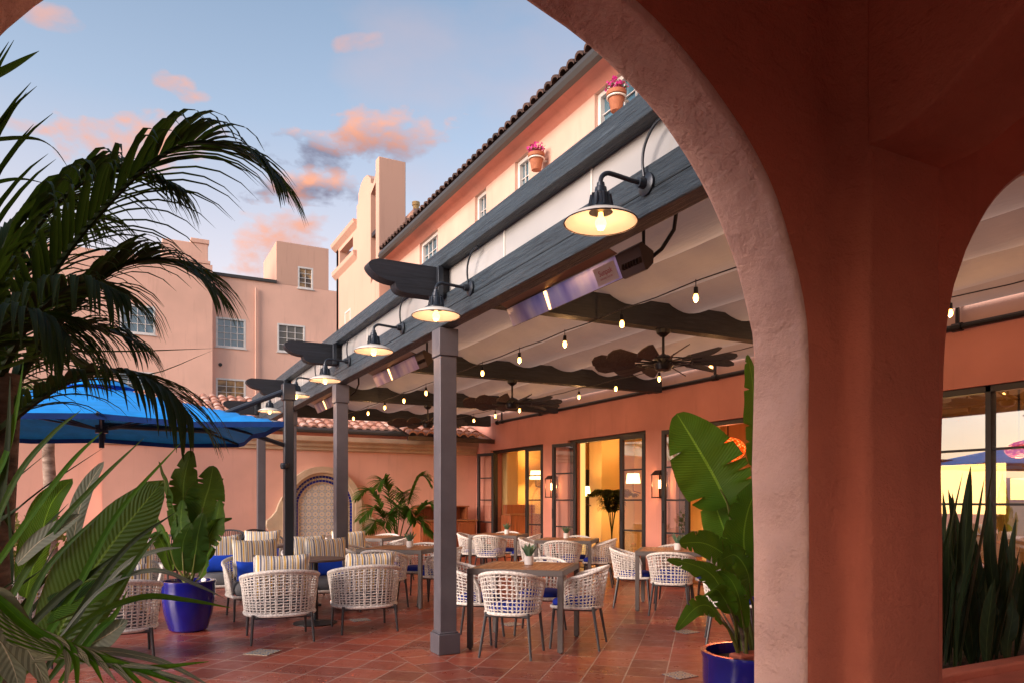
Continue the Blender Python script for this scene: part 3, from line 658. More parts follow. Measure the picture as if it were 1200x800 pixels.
# door frames & leaves
def door_leaf(parent, hinge, ang, w, z1=DH-.06, rows=4, gl='door_glass', name='door_leaf'):
    m = MB(); Mx = Matrix.Translation(Vector(hinge)) @ Matrix.Rotation(ang, 4, 'Z')
    m.box(0, .07, -.028, .028, .03, z1, Mx); m.box(w-.07, w, -.028, .028, .03, z1, Mx)
    m.box(.07, w-.07, -.028, .028, z1-.07, z1, Mx); m.box(.07, w-.07, -.028, .028, .03, .3, Mx)
    for k in range(1, rows): z = .3+(z1-.37)*k/rows; m.box(.07, w-.07, -.012, .012, z-.014, z+.014, Mx)
    f = m.build(name, 'door_frame_black', parent, bevel=.004)
    p = MB(); q = [Mx @ Vector(v) for v in ((.07, 0, .3), (w-.07, 0, .3), (w-.07, 0, z1-.07), (.07, 0, z1-.07))]; p.add(q, [(0, 1, 2, 3)]); p.build('pane', gl, f, smooth=0)
    h = MB(); h.tube([Mx @ Vector((w-.035, .05, 1.0)), Mx @ Vector((w-.035, .05, 1.2))], .01, 6); h.build('handle', 'black_metal', f)
    return f
def door_frame(parent, y0, y1, z0=0):
    m = MB(); xa, xb = XW+.06, XW+.16
    m.box(xa, xb, y0, y0+.06, z0, DH); m.box(xa, xb, y1-.06, y1, z0, DH); m.box(xa, xb, y0+.06, y1-.06, DH-.07, DH); m.build('door_frame', 'door_frame_black', parent, bevel=.004)
for (a, b) in doors: door_frame(wing, a, b)
# angle measured from +X; leaf opens outward to -X
door_leaf(wing, (XW-.02, 16.09, 0), R(104), .62); door_leaf(wing, (XW+.05, 13.83, 0), R(100), .60)
door_leaf(wing, (XW-.02, 12.41, 0), R(101), .70); door_leaf(wing, (XW+.05, 10.30, 0), R(100), .60)
door_leaf(wing, (XW-.02, 9.10, 0), R(101), .55); door_leaf(wing, (XW+.05, 6.78, 0), R(110), .6)
# glazed window bay seen through the second arch
m = MB(); xa, xb = XW+.04, XW+.14
for y in (2.9, 4.52, 5.84): m.box(xa, xb, y, y+.06, .5, DH)
m.box(xa, xb, 2.96, 5.84, DH-.07, DH-.001); m.box(xa, xb, 2.96, 5.84, .5, .56)
for z in (1.32, 1.9): m.box(xa+.02, xb-.02, 2.96, 5.84, z, z+.025)
f = m.build('window', 'door_frame_black', wing, bevel=.004)
m = MB(); m.add([(XW+.09, 2.96, .56), (XW+.09, 5.84, .56), (XW+.09, 5.84, DH-.07), (XW+.09, 2.96, DH-.07)], [(0, 1, 2, 3)]); m.build('pane', 'sunset_glass', f, smooth=0)
# black service pipe along the wall
pipe = MB(); pipe.tube([(7.9, -1, 3.215), (7.9, 15.7, 3.215)], .035, 10)
pipe.tube([(7.9, 15.72, 3.215), (7.9, 15.78, 3.215)], .055, 10)
for px in (588, 633, 762, 838, 925, 1122):
    y = onX(px, 400, 7.9)[0]; pipe.tube([(7.9, y, 3.22), (7.9, y, 3.45), (7.98, y, 3.47)], .022, 8); pipe.tube([(7.9, y-.05, 3.215), (7.9, y+.05, 3.215)], .048, 10)
tag(pipe.build('service_pipe', 'black_metal'), 'long black pipe with short risers running along the salmon wall above the glass doors', 'pipe')
# terracotta pots in white rings on the upper wall
for k, (px, py, lab) in enumerate(((723, 121, 'terracotta pot of magenta flowers beside the highest upper window, nearest the arch'), (629, 190, 'smaller-looking terracotta pot of magenta flowers by the upper window further along the eaves'))):
    y, z = onX(px, py+10, 7.75)
    p = thing('flower_pot', lab, 'flower pot', (7.74, y, z), 0, 'flower pots on the upper wall')
    m = MB(); m.lathe([(.10, 0), (.15, .27), (.175, .27), (.18, .34), (.165, .34), (.15, .30), (.0, .30)], n=20); m.build('pot', 'terracotta_pot', p)
    m = MB(); m.tube([(.163*math.cos(a), .163*math.sin(a), .235) for a in [2*PI*i/20 for i in range(20)]], .018, 6, closed=True); m.box(.15, .26, -.02, .02, .22, .25); m.build('ring_holder', 'white_enamel', p)
    m = MB(); ml = MB()
    for i in range(150):
        d = Vector((rnd.gauss(0, 1), rnd.gauss(0, 1), abs(rnd.gauss(0, .9)))).normalized(); c = Vector((0, 0, .36))+d*rnd.uniform(.08, .21); c.z += .03
        mm = m if (i % 3 or d.z > .6) else ml; s = rnd.uniform(.018, .035)
        n_ = Vector((rnd.uniform(-1, 1), rnd.uniform(-1, 1), rnd.uniform(-1, 1))).normalized(); a = n_.orthogonal().normalized()*s; b = n_.cross(a)
        mm.add([c-a, c-b, c+a, c+b+n_*.01], [(0, 1, 2, 3)])
    m.build('flowers', 'flower_magenta', p, smooth=0); ml.build('foliage', 'leaf_palm', p, smooth=0)

# ------------------------------------------------------------------ mural wall (Y = 17.15)
YM = 17.15
mw = thing('garden_wall', 'salmon garden wall with a stone cornice behind the lounge', 'wall', (0, 0, 0))
xc0 = onY(120, 520, YM)[0]
m = MB(); m.wall(FY, YM+.002, YM+.3, xc0, 8.0, 0, 2.8, []); m.build('wall_panel', 'stucco_mural_wall', mw)
m = MB(); m.wall(FY, YM+.35, YM+.55, -16, xc0+.2, 0, 2.9, []); m.build('recessed_panel', 'stucco_mural_wall', mw)
m = MB(); m.prism([(YM, 2.50), (YM-.05, 2.52), (YM-.05, 2.58), (YM-.10, 2.61), (YM-.10, 2.67), (YM-.17, 2.72), (YM-.17, 2.83), (YM+.1, 2.83), (YM+.1, 2.5)], lambda y, z, x: (x, y, z), xc0, 7.99); m.build('cornice', 'stone_carved', mw, recalc=True, bevel=.008)
m = MB(); m.wall(FY, YM+.3, YM+.5, 0, 7.98, 2.8, 3.02, []); m.build('parapet', 'stucco_side', mw)
# tiled roof behind the wall
rf = thing('tiled_roof_building', 'low building with a pale pink barrel-tiled roof rising behind the garden wall', 'building', (0, 0, 0))
m = MB(); dv = Vector((0, math.cos(R(19)), math.sin(R(19)))); barrel_roof(m, Vector((-1.2, 17.35, 3.02)), Vector((1, 0, 0)), dv, 42, 9, .215, .33, .10, 6)
m.build('roof_tiles', 'roof_tile', rf, smooth=.9)
m = MB(); m.add([(-1.3, 17.35, 3.0), (7.95, 17.35, 3.0), (7.95, 20.3, 4.0), (-1.3, 20.3, 4.0)], [(0, 1, 2, 3)]); m.box(-1.3, 7.95, 20.3, 20.5, 0, 4.0); m.box(-1.3, 7.95, 17.9, 18, 0, 3.1); m.build('roof_deck', 'roof_tile_dark', rf, smooth=0)
m = MB(); m.tube([(-1.3, 17.27, 2.99), (7.95, 17.27, 2.99)], .06, 8); m.build('gutter', 'gutter_metal', rf)
m = MB(); du = Vector((0, -1, 0)); barrel_roof(m, Vector((5.9, 16.1, 2.86)), Vector((1, 0, 0)), Vector((0, math.cos(R(19)), math.sin(R(19)))), 9, 5, .215, .33, .10, 6); m.build('porch_tiles', 'roof_tile', rf, smooth=.9)
m = MB(); m.add([(5.78, 16.1, 2.83), (7.98, 16.1, 2.83), (7.98, 17.5, 3.28), (5.78, 17.5, 3.28)], [(0, 1, 2, 3)]); m.box(5.78, 7.98, 16.06, 16.12, 2.74, 2.84); m.build('porch_deck', 'heater_dark', rf, smooth=0)
# niche fountain mural
mu = thing('tiled_niche', 'arched stone niche lined with patterned tiles and blue borders in the garden wall', 'wall niche', (4.07, YM-.002, 0))
def arch_band(m, r0, r1, z0, zs, y0, y1, n=28):
    P = []
    pts = [(-1, z0)]+[(None, PI-PI*k/n) for k in range(n+1)]+[(1, z0)]
    ring = []
    for a, b in pts:
        if a is not None: ring.append(((a*r0, b), (a*r1, b)))
        else: ring.append(((r0*math.cos(b), zs+r0*math.sin(b)), (r1*math.cos(b), zs+r1*math.sin(b))))
    for i in range(len(ring)-1):
        (a0, a1), (b0, b1) = ring[i], ring[i+1]
        vs = [(a0[0], y0, a0[1]), (a1[0], y0, a1[1]), (b1[0], y0, b1[1]), (b0[0], y0, b0[1]), (a0[0], y1, a0[1]), (a1[0], y1, a1[1]), (b1[0], y1, b1[1]), (b0[0], y1, b0[1])]
        m.add(vs, [(0, 1, 2, 3), (0, 3, 7, 4), (1, 5, 6, 2), (4, 7, 6, 5)])
ZS = 1.24
m = MB(); n = 28; poly = [(-.52, .1)]+[(.52*math.cos(PI-PI*k/n), ZS+.52*math.sin(PI-PI*k/n)) for k in range(n+1)]+[(.52, .1)]; m.add([(x, -.03, z) for x, z in poly], [tuple(range(len(poly)))]); m.build('tile_panel', 'talavera_panel', mu, smooth=0)
m = MB(); arch_band(m, .52, .545, .1, ZS, -.06, 0); m.build('ochre_border', 'stone_carved', mu)
m = MB(); arch_band(m, .545, .70, .1, ZS, -.05, 0); m.build('grout_bed', 'grout', mu)
m = MB()
for (ra, rb) in ((.548, .60), (.645, .697)):
    L_ = PI*(ra+rb)/2; k = int(L_/.075)
    for i in range(k):
        a0 = PI*(i+.07)/k; a1 = PI*(i+.93)/k
        vs = [(r*math.cos(a), -.056, ZS+r*math.sin(a)) for r, a in ((ra, a0), (rb, a0), (rb, a1), (ra, a1))]; m.add(vs, [(0, 1, 2, 3)])
    for s in (-1, 1):
        for i in range(15):
            z = .12+i*.075; m.add([(s*ra, -.056, z), (s*rb, -.056, z), (s*rb, -.056, z+.068), (s*ra, -.056, z+.068)], [(0, 1, 2, 3)])
m.build('blue_border', 'blue_tile', mu, smooth=0)
m = MB(); arch_band(m, .603, .642, .1, ZS, -.054, -.049); m.build('mosaic_border', 'ochre_mosaic', mu)
m = MB(); arch_band(m, .70, .76, .1, ZS, -.12, 0); arch_band(m, .76, .90, .1, ZS, -.17, 0); m.build('stone_frame', 'stone_carved', mu, recalc=True)
for s in (-1, 1):
    m = MB()
    poly = [(.9, .1), (.9, 1.45), (.98, 1.30), (1.04, 1.12), (1.14, 1.0), (1.24, .92), (1.26, .78), (1.2, .70), (1.08, .68), (1.08, .1)]
    m.prism(poly, lambda x, z, y: (s*x, y, z), -.13, 0)
    m.build('scroll_bracket', 'stone_carved', mu, recalc=True, bevel=.015)
# wooden service cabinet
cb = thing('service_cabinet', 'red-brown wooden service cabinet with open hutch shelf against the salmon wall corner', 'cabinet', (6.19, 16.38, 0))
m = MB(); w = 1.45; m.box(0, w, 0, .55, .05, .86); m.build('base', 'cabinet_wood', cb, bevel=.008)
m = MB(); m.box(-.03, w+.03, -.03, .56, .865, .90); m.build('counter', 'table_top_wood', cb, bevel=.006)
m = MB(); m.box(0, .05, .2, .55, .905, 1.20); m.box(w-.18, w-.13, .2, .55, .905, 1.20); m.box(.6, .64, .2, .55, .905, 1.2); m.box(-.02, w-.1, .18, .56, 1.203, 1.235); m.box(.05, w-.18, .52, .548, .905, 1.2); m.build('hutch', 'cabinet_wood', cb, bevel=.004)
m = MB(); 
for k in range(3): m.box(.04+k*.47, .46+k*.47, -.018, -.002, .12, .82)
m.build('door', 'cabinet_wood', cb, bevel=.01)

# ------------------------------------------------------------------ hotel behind
hb = thing('hotel_building', 'tall pale pink hotel block with white-framed windows and stepped parapets far behind', 'building', (0, 0, 0))
def slabY(m, Y0, Y1, xa, xb, za, zb): m.box(xa, xb, Y0, Y1, za, zb)
xa, zt = onY(249, 322.5, 40); xb, _ = onY(400, 340, 40); xt0, _ = onY(324, 283, 40); xt1, zt2 = onY(385, 292, 40)
wins = []
for (a, b, c, d, gl, sh) in ((253, 288, 371, 409, 'window_glass_blue', False), (325, 357.5, 378.5, 414.5, 'window_glass_dark', True), (253, 288, 442, 476, 'window_glass_amber', True), (349, 367, 312, 340, 'window_glass_amber', False)):
    x0, z1 = onY(a, c, 40); x1, z0 = onY(b, d, 40); wins.append((x0, x1, z0, z1, gl, sh))
m = MB(); m.wall(FY, 40, 40.4, xa-.6, xb+12, 0, zt, [w[:4] for w in wins[:3]]); m.build('main_wall', 'stucco_hotel', hb)
m = MB(); m.box(xa-.6, xt0, 39.9, 40.5, zt, zt+.15); m.build('parapet_cap', 'gutter_metal', hb)
m = MB(); m.wall(FY, 39.99, 40.3, xt0, xt1, zt, zt2, [wins[3][:4]]); m.wall(FX, xt0, xt0+.3, 40.3, 44, zt-.4, zt2, []); m.wall(FX, xt1-.3, xt1, 40.3, 44, zt, zt2, []); m.box(xt0+.301, xt1-.301, 40.301, 44, zt2-.3, zt2-.02); m.build('stair_tower', 'stucco_tower', hb)
m = MB(); m.box(xa-.6, xb+12, 40.4, 52, zt-.5, zt-.3); m.build('roof', 'concrete', hb)
x0, z0_ = onY(316, 290, 42); m = MB(); m.box(xt0-1.0, xt0-.01, 41.5, 42.5, zt-.2, zt2-1.9); m.build('roof_stair', 'white_trim', hb)
for (x0, x1, z0, z1, gl, sh) in wins: window(hb, FY, 40.02, -1, x0, x1, z0, z1, 2 if x1-x0 < 1 else 4 if not sh else 3, 4, gl, fw=.09, mw=.03, shutters=sh)
# protruding left block
xl, zl = onY(249, 311, 39.6); x_, zc = onY(244, 286.5, 39.6); xcap0, _ = onY(190, 286, 39.6)
lw = []
for (a, b, c, d) in ((140, 182, 355, 393), (138, 181, 433, 476)):
    x0, z1 = onY(a, c, 39.6); x1, z0 = onY(b, d, 39.6); lw.append((x0, x1, z0, z1))
m = MB(); m.wall(FY, 39.6, 39.9, -16, xl, 0, zl, lw); m.wall(FX, xl-.3, xl, 39.9, 40, 0, zl, []); m.build('wing_wall', 'stucco_hotel', hb)
m = MB(); m.box(xcap0, xl-.2, 39.65, 41.5, zl, zc); m.box(xcap0-.1, xl-.1, 39.57, 41.6, zl+.02, zl+.18); m.box(xl-1.0, xl-.15, 39.6, 40.8, zc, zc+.22); m.build('chimney_block', 'stucco_hotel', hb, bevel=.02)
for (x0, x1, z0, z1) in lw: window(hb, FY, 39.62, -1, x0, x1, z0, z1, 4, 3, 'window_glass_blue', fw=.09, mw=.03)
m = MB(); m.lathe([(0, 0), (.09, 0), (.09, .05), (0, .05)], n=14, Mx=Matrix.Rotation(R(90), 4, 'X')); xv, zv = onY(258, 427, 40); m.build('vent', 'black_metal', hb, loc=(xv, 39.99, zv))

m = MB(); xp = onY(300, 400, 39.9)[0]; m.tube([(xp, 39.9, 0), (xp, 39.9, zt-.4)], .05, 8); m.build('downpipe', 'stucco_hotel', hb)
# bell-tower building (between hotel and wing)
tw = thing('stepped_tower_building', 'peach stepped tower building with a tall slab and open belfry beyond the eaves', 'building', (0, 0, 0))
XT = 7.6; m = MB(); m.box(XT, 8.55, 24.0, 24.35, 0, 12.85); m.build('tall_slab', 'stucco_tower', tw, bevel=.02)
m = MB()
prof = [(24.35, 0), (24.35, 12.5), (24.55, 12.35), (24.7, 12.2), (24.9, 12.5), (25.3, 12.75), (25.7, 12.78), (26.1, 12.7), (26.4, 12.5), (26.45, 11.85), (26.62, 11.85), (26.62, 0)]
def sh(y0, y1, z0, z1): return (y0, y1, z0, z1)
# front facade facing -X with belfry slot
m.prism([(24.9, 0), (24.9, 12.45), (25.3, 12.72), (25.7, 12.78), (26.1, 12.7), (26.4, 12.45), (26.42, 12.1), (26.62, 12.1), (26.62, 0)], lambda y, z, x: (x, y, z), XT, XT+.5)
m.prism([(24.35, 9.0), (24.9, 8.8), (24.9, 0), (24.35, 0)], lambda y, z, x: (x, y, z), XT, XT+.5)
m.prism([(24.35, 12.4), (24.35, 12.1), (24.9, 11.9), (24.9, 12.3), (24.62, 12.15)], lambda y, z, x: (x, y, z), XT, XT+.5)
m.box(XT+.5, 8.5, 24.35, 29.6, 0, 10.6); m.build('belfry', 'stucco_tower', tw, recalc=True)
m = MB(); m.box(XT+.02, XT+.48, 24.37, 24.88, 10.4, 10.55); m.box(XT+.1, XT+.4, 24.37, 24.88, 9.3, 9.4); m.build('belfry_beam', 'copper_dark', tw)
m = MB(); m.wall(FX, XT+.05, XT+.35, 26.62, 29.7, 0, 11.35, [(27.3, 29.2, 10.55, 11.2)]); m.wall(FY, 29.4, 29.7, XT+.05, 9, 0, 11.35, []); m.build('balcony_wall', 'stucco_tower', tw)
m = MB(); m.prism([(XT+.35, 11.35), (XT+.05, 11.35), (XT-.12, 11.5), (XT-.15, 11.62), (XT+.35, 11.62)], lambda x, z, y: (x, y, z), 26.62, 29.9); m.prism([(XT+.05, 10.2), (XT-.1, 10.35), (XT-.12, 10.5), (XT+.05, 10.52)], lambda x, z, y: (x, y, z), 26.7, 29.85); m.build('cornice', 'stucco_tower', tw, recalc=True)
m = MB(); m.box(8.55, 14, 24.1, 28, 0, 11.0); m.box(9.0, 11, 24.4, 26, 11.0, 11.5); m.build('rear_block', 'stucco_upper', tw)
m = MB(); x, z = onY(487.5, 238, 25); m.lathe([(.11, 0), (.11, 1.7), (.14, 1.7), (.14, 1.82), (.10, 1.82)], n=14); m.build('flue', 'interior_pale', tw, loc=(x, 25, z-1.8))
window(tw, FX, XT+.06, -1, 27.6, 28.4, 7.2, 8.6, 2, 4, 'window_glass_dark', shutters=True)

# ------------------------------------------------------------------ pergola
XO = 2.50
pg = thing('pergola', 'blue-grey timber pergola with draped cream fabric canopy along the terrace', 'pergola', (0, 0, 0))
m = MB(); m.box(XO, XO+.14, 2.2, 16.4, 2.91, 3.035); m.box(XO+.006, XO+.14, 2.2, 16.4, 3.041, 3.18); m.build('lower_beam', 'timber_blue_grey', pg, bevel=.008)
m = MB(); m.box(2.44, 2.58, 2.2, 16.5, 3.402, 3.545); m.build('upper_beam', 'timber_blue_grey', pg, bevel=.008)
m = MB(); m.box(2.545, 2.555, 2.2, 16.4, 3.182, 3.40); m.build('clear_panel', 'vinyl_panel', pg, smooth=0)
m = MB()
for y in [2.6+k*1.17 for k in range(12)]: m.box(2.538, 2.5445, y, y+.02, 3.183, 3.399)
m.build('panel_seam', 'shutter_white', pg, smooth=0)
PY = [6.115, 9.72, 13.0, 16.1]
for y in PY:
    p = MB(); w = .16; p.box(XO, XO+w, y, y+w, .0, 2.66); p.box(XO-.012, XO+w+.012, y-.012, y+w+.012, 2.664, 2.905); p.box(XO-.024, XO+w+.024, y-.024, y+w+.024, 0.002, .185)
    p.box(XO-.012, XO+w+.012, y-.012, y+w+.012, .187, .2); p.build('post', 'post_paint', pg, bevel=.006)
    yy = y-.1
    r_ = MB(); prof = [(7.85, 3.14), (7.85, 3.40), (2.1, 3.40)]+[(v.x, v.y) for v in catmull([(1.90, 3.398, 0), (1.835, 3.37, 0), (1.82, 3.335, 0), (1.85, 3.29, 0), (1.91, 3.25, 0), (1.985, 3.228, 0), (2.05, 3.222, 0)], 14)]+[(v.x, v.y) for v in catmull([(2.052, 3.205, 0), (2.065, 3.175, 0), (2.10, 3.15, 0), (2.16, 3.14, 0)], 7)]
    r_.prism(prof, lambda x, z, q: (x, q, z), yy, yy+.14); r_.build('rafter', 'timber_rafter', pg, recalc=True, smooth=.45)
    q = MB(); q.box(2.42, 2.47, yy-.05, yy-.002, 3.14, 3.401); q.build('bracket_strap', 'blue_black_metal', pg, bevel=.004)
# fabric: cusps every .745 m along X hung on cables that run along Y
CUS = [2.66+.745*k for k in range(8)]
def fab(m, y0, y1, seed):
    P = []; ny = int((y1-y0)/.12)
    for j in range(ny+1):
        y = y0+(y1-y0)*j/ny; row = []
        for i in range(len(CUS)-1):
            for k in range(10):
                f = k/10; sag = .15*(math.sin(PI*f)**.9)*(1+.18*noise.noise(Vector((i*3.1, y*.4, seed))))
                row.append((CUS[i]+(CUS[i+1]-CUS[i])*f+.0, y, 3.475-sag+.012*noise.noise(Vector((i*2+f*2, y*1.2, seed)))+.006*noise.noise(Vector((i*5+f*9, y*5, 2)))))
        row.append((CUS[-1], y, 3.475)); P.append(row)
    m.grid(P)
m = MB(); fab(m, 2.2, 16.3, 1.0); m.build('canopy_fabric', 'canopy_fabric', pg, smooth=1.0)
m = MB()
for c in CUS: m.tube([(c, 2.2, 3.472), (c, 16.3, 3.472)], .009, 6)
for i in range(len(CUS)-1):
    c = CUS[i]+.40; m.tube([(c, y, 3.345-.0) for y in (2.2, 2.3)], .001, 3)
m.build('canopy_cable', 'fabric_seam', pg)

# ------------------------------------------------------------------ barn lamps on the beam
def barn_lamp():
    t = thing('barn_lamp', '', 'lamp', (0, 0, 0), 0, 'barn lamps along the pergola beam')
    m = MB(); m.lathe([(.19, 0), (.188, .012), (.15, .034), (.10, .052), (.062, .062), (.058, .062)], n=40)
    pr = [(.19, 0), (.192, .006), (.188, .014), (.15, .037), (.10, .056), (.06, .066), (.056, .066), (.056, .058), (.098, .048), (.148, .029), (.186, .004), (.19, 0)]
    m = MB(); m.lathe(pr[:-1], n=40); m.f = m.f[:-2]; m.build('shade', 'white_enamel', t)
    m = MB(); m.tube([(.191*math.cos(a), .191*math.sin(a), .004) for a in [2*PI*k/40 for k in range(40)]], .0035, 6, closed=True); m.build('shade_rim', 'black_metal', t)
    m = MB(); m.lathe([(.062, .055), (.064, .075), (.050, .10), (.047, .15), (.034, .16), (.030, .185), (.022, .19), (.02, .21)], n=18)
    for k in range(10):
        a = 2*PI*k/10; m.tube([(.064*math.cos(a), .064*math.sin(a), .08), (.05*math.cos(a), .05*math.sin(a), .15)], .005, 5)
    m.build('neck', 'blue_black_metal', t)
    m = MB(); pts = [(0, 0, .19), (0, 0, .225), (.012, 0, .25), (.04, 0, .268), (.08, 0, .27), (.2, 0, .262), (.29, 0, .262)]
    m.tube(catmull(pts, 24), .0125, 10); m.build('arm', 'blue_black_metal', t)
    m = MB(); Mx = Matrix.Translation((.3, 0, .262)) @ Matrix.Rotation(R(-90), 4, 'Y'); m.lathe([(.062, 0), (.062, .012), (.05, .018), (.03, .022), (.026, .06), (.0, .062)], n=20, Mx=Mx); m.build('mount', 'blue_black_metal', t)
    m = MB(); pts = [(.285, -.02, .262), (.26, -.08, .24), (.255, -.14, .24), (.27, -.2, .30), (.285, -.22, .40), (.29, -.22, .47)]
    m = MB(); pts = [(.28, 0, .30), (.27, 0, .38), (.265, -.03, .46), (.27, -.10, .53), (.285, -.17, .55)]; m.tube(catmull(pts, 16), .008, 8); m.build('conduit', 'blue_black_metal', t)
    m = MB(); m.lathe([(0, -.035), (.016, -.032), (.027, -.016), (.03, .0), (.026, .018), (.014, .036), (.012, .055)], n=14); m.build('bulb', 'bulb_glow', t)
    m = MB(); m.lathe([(0, -.02), (.006, -.014), (.008, 0), (.006, .014), (0, .02)], n=8); 
    o = m.build('filament', 'bulb_core', t); o.location = (0, 0, -.002)
    light('lamp_light', (0, 0, -.05), .85, (1, .50, .26), .03, t)
    return t
bl = barn_lamp(); LX = 2.2
lamps = [(704, 262), (511, 371), (438, 412), (381, 446), (347, 464), (316, 482)]
llab = ['nearest and largest-looking barn lamp with white saucer shade on the timber beam', 'barn lamp with white saucer shade just left of the nearest post top', 'third barn lamp along the beam, between the first two scrolled rafter ends', 'barn lamp with white shade just above the top of the second post', 'barn lamp partly hidden behind the dark umbrella mast', 'farthest barn lamp, just left of the dark umbrella mast']
for i, (px, py) in enumerate(lamps):
    y, z = onX(px, py, LX)
    loc = (LX, y, z)
    if i == 0: bl.location = loc; bl['label'] = llab[0]; t_ = bl
    else: t_ = again(bl, loc, 0, llab[i])
    zz = z+.262
    # lamps keep one height; arm meets the beam face at X=2.5

# ------------------------------------------------------------------ infrared heaters under the beam
def heater():
    t = thing('patio_heater', '', 'heater', (0, 0, 0), 0, 'radiant heaters under the pergola beam')
    L_ = 1.62
    m = MB(); m.prism([(-.02, .146), (.0, .15), (.075, .12), (.075, .03), (.05, .001), (.044, 0)], lambda x, z, y: (x, y, z), 0, L_); m.build('housing', 'heater_dark', t, recalc=True)
    m = MB(); m.add([(-.022, .02, .143), (.043, .02, .002), (.043, L_-.0, .002), (-.022, L_-.0, .143)], [(0, 1, 2, 3)]); m.build('reflector', 'reflector_steel', t, smooth=0)
    m = MB(); m.add([(-.015, 0, .155), (-.12, 0, .19), (-.12, L_, .19), (-.015, L_, .155)], [(0, 1, 2, 3)]); m.build('deflector', 'heater_steel', t, smooth=0, solid=.004)
    m = MB(); y0 = .95; m.add([(-.0225+.0, y0, .138), (.0405, y0+.02, .008), (.0405, y0+.045, .008), (-.0225, y0+.03, .138)], [(0, 1, 2, 3)]); o = m.build('glowing_element', 'heater_element', t, smooth=0); o.location = (-.003, 0, -.002)
    m = MB(); m.prism([(-.022, .145), (.0, .165), (.10, .12), (.10, .04), (.05, -.01), (.035, -.01)], lambda x, z, y: (x, y, z), -.24, -.004)
    for k in range(7): m.box(-.004+.0, .03, -.22+k*.03, -.21+k*.03, .035, .07)
    m.build('burner_box', 'heater_dark', t, recalc=True)
    for yq in (-.2, L_-.2): m = MB(); m.tube([(.05, yq, .10), (.05, yq, .36)], .012, 6); m.build('hanger', 'black_metal', t)
    m = MB(); m.tube([(.14, -.15, .1), (.2, -.2, .16), (.22, -.3, .26), (.2, -.35, .37)], .014, 6); m.build('gas_hose', 'black_metal', t)
    return t
ht = heater(); hlab = ['polished radiant heater with bluish reflector and maker label, nearest the arch', 'smaller-looking radiant heater between the first and second posts', 'distant radiant heater beyond the second post']
hl = MB()
ht['label'] = hlab[0]; ht.location = (2.98, 4.1, 2.885)
for k, y in enumerate((8.0, 11.4)): again(ht, (2.98, y, 2.885), 0, hlab[k+1])
def flat_text(txt, size, mat, parent, origin, ux, uz, off=.001):
    cu = bpy.data.curves.new('t', 'FONT'); cu.body = txt; cu.size = size; ob = bpy.data.objects.new('t', cu); COL.objects.link(ob)
    dg = bpy.context.evaluated_depsgraph_get(); me = bpy.data.meshes.new_from_object(ob.evaluated_get(dg)); bpy.data.objects.remove(ob)
    nrm = ux.cross(uz)
    for v in me.vertices: v.co = origin+ux*v.co.x+uz*v.co.y+nrm*off
    me.materials.clear(); me.materials.append(M[mat]); o = bpy.data.objects.new('label_text', me); COL.objects.link(o); o.parent = parent; return o
# maker label on the nearest heater
uz = Vector((-.065, 0, .141)).normalized(); ux = Vector((0, -1, 0)); nn_ = ux.cross(uz)
org = Vector((.043, .30, .002))
m = MB(); a = org+uz*.01+nn_*.001; b_ = a+ux*.25; m.add([a, b_, b_+uz*.125, a+uz*.125], [(0, 1, 2, 3)]); lp = m.build('maker_label', 'label_paper', ht, smooth=0)
flat_text('Sunpak', .055, 'label_ink', lp, org+uz*.07+ux*.05, ux, uz, .003); flat_text('INFRARED HEATER', .017, 'label_ink', lp, org+uz*.042+ux*.05, ux, uz, .003)

# ------------------------------------------------------------------ ceiling fans
timber('fan_blade_wood', (.07, .055, .048), .6, 'Y', .2)
def fan():
    t = thing('ceiling_fan', '', 'ceiling fan', (0, 0, 0), 0, 'windmill ceiling fans under the canopy')
    m = MB(); m.lathe([(.0, .34), (.075, .34), (.07, .30), (.03, .265), (.014, .26), (.014, .09), (.03, .085), (.035, .07)], n=16); m.build('downrod', 'black_metal', t)
    m = MB(); m.lathe([(0, .08), (.06, .075), (.095, .05), (.10, -.03), (.08, -.075), (.03, -.09), (0, -.09)], n=20); m.build('motor', 'black_metal', t)
    m = MB(); 
    for k in range(12):
        a = 2*PI*k/12; d = Vector((math.cos(a), math.sin(a), 0)); m.tube([d*.09, d*.40+Vector((0, 0, .01))], .009, 6)
    m.tube([(.30*math.cos(a), .30*math.sin(a), 0) for a in [2*PI*i/36 for i in range(36)]], .007, 5, closed=True); m.build('spokes', 'black_metal', t)
    for k in range(12):
        a = 2*PI*k/12; m = MB(); Mx = Matrix.Rotation(a, 4, 'Z') @ Matrix.Translation((.30, 0, .005)) @ Matrix.Rotation(R(32), 4, 'X')
        poly = [(0, -.045), (.36, -.095), (.43, -.06), (.45, 0), (.43, .06), (.36, .095), (0, .045)]
        vs = [Mx @ Vector((x, y, z)) for z in (-.004, .004) for x, y in poly]; n = len(poly)
        m.add(vs, [tuple(reversed(range(n))), tuple(range(n, 2*n))]+[(i, (i+1) % n, (i+1) % n+n, i+n) for i in range(n)]); m.build('blade', 'fan_blade_wood', t, smooth=0)
    return t
fn_ = fan(); fn_.location = (4.97, 6.07, 2.80); fn_.rotation_euler.z = .1
fn_['label'] = 'nearest windmill ceiling fan with broad dark paddle blades'
again(fn_, (5.10, 9.68, 2.80), .35, 'second windmill ceiling fan, over the middle tables'); again(fn_, (5.05, 12.96, 2.80), .2, 'farthest windmill ceiling fan, half hidden by the nearest post')

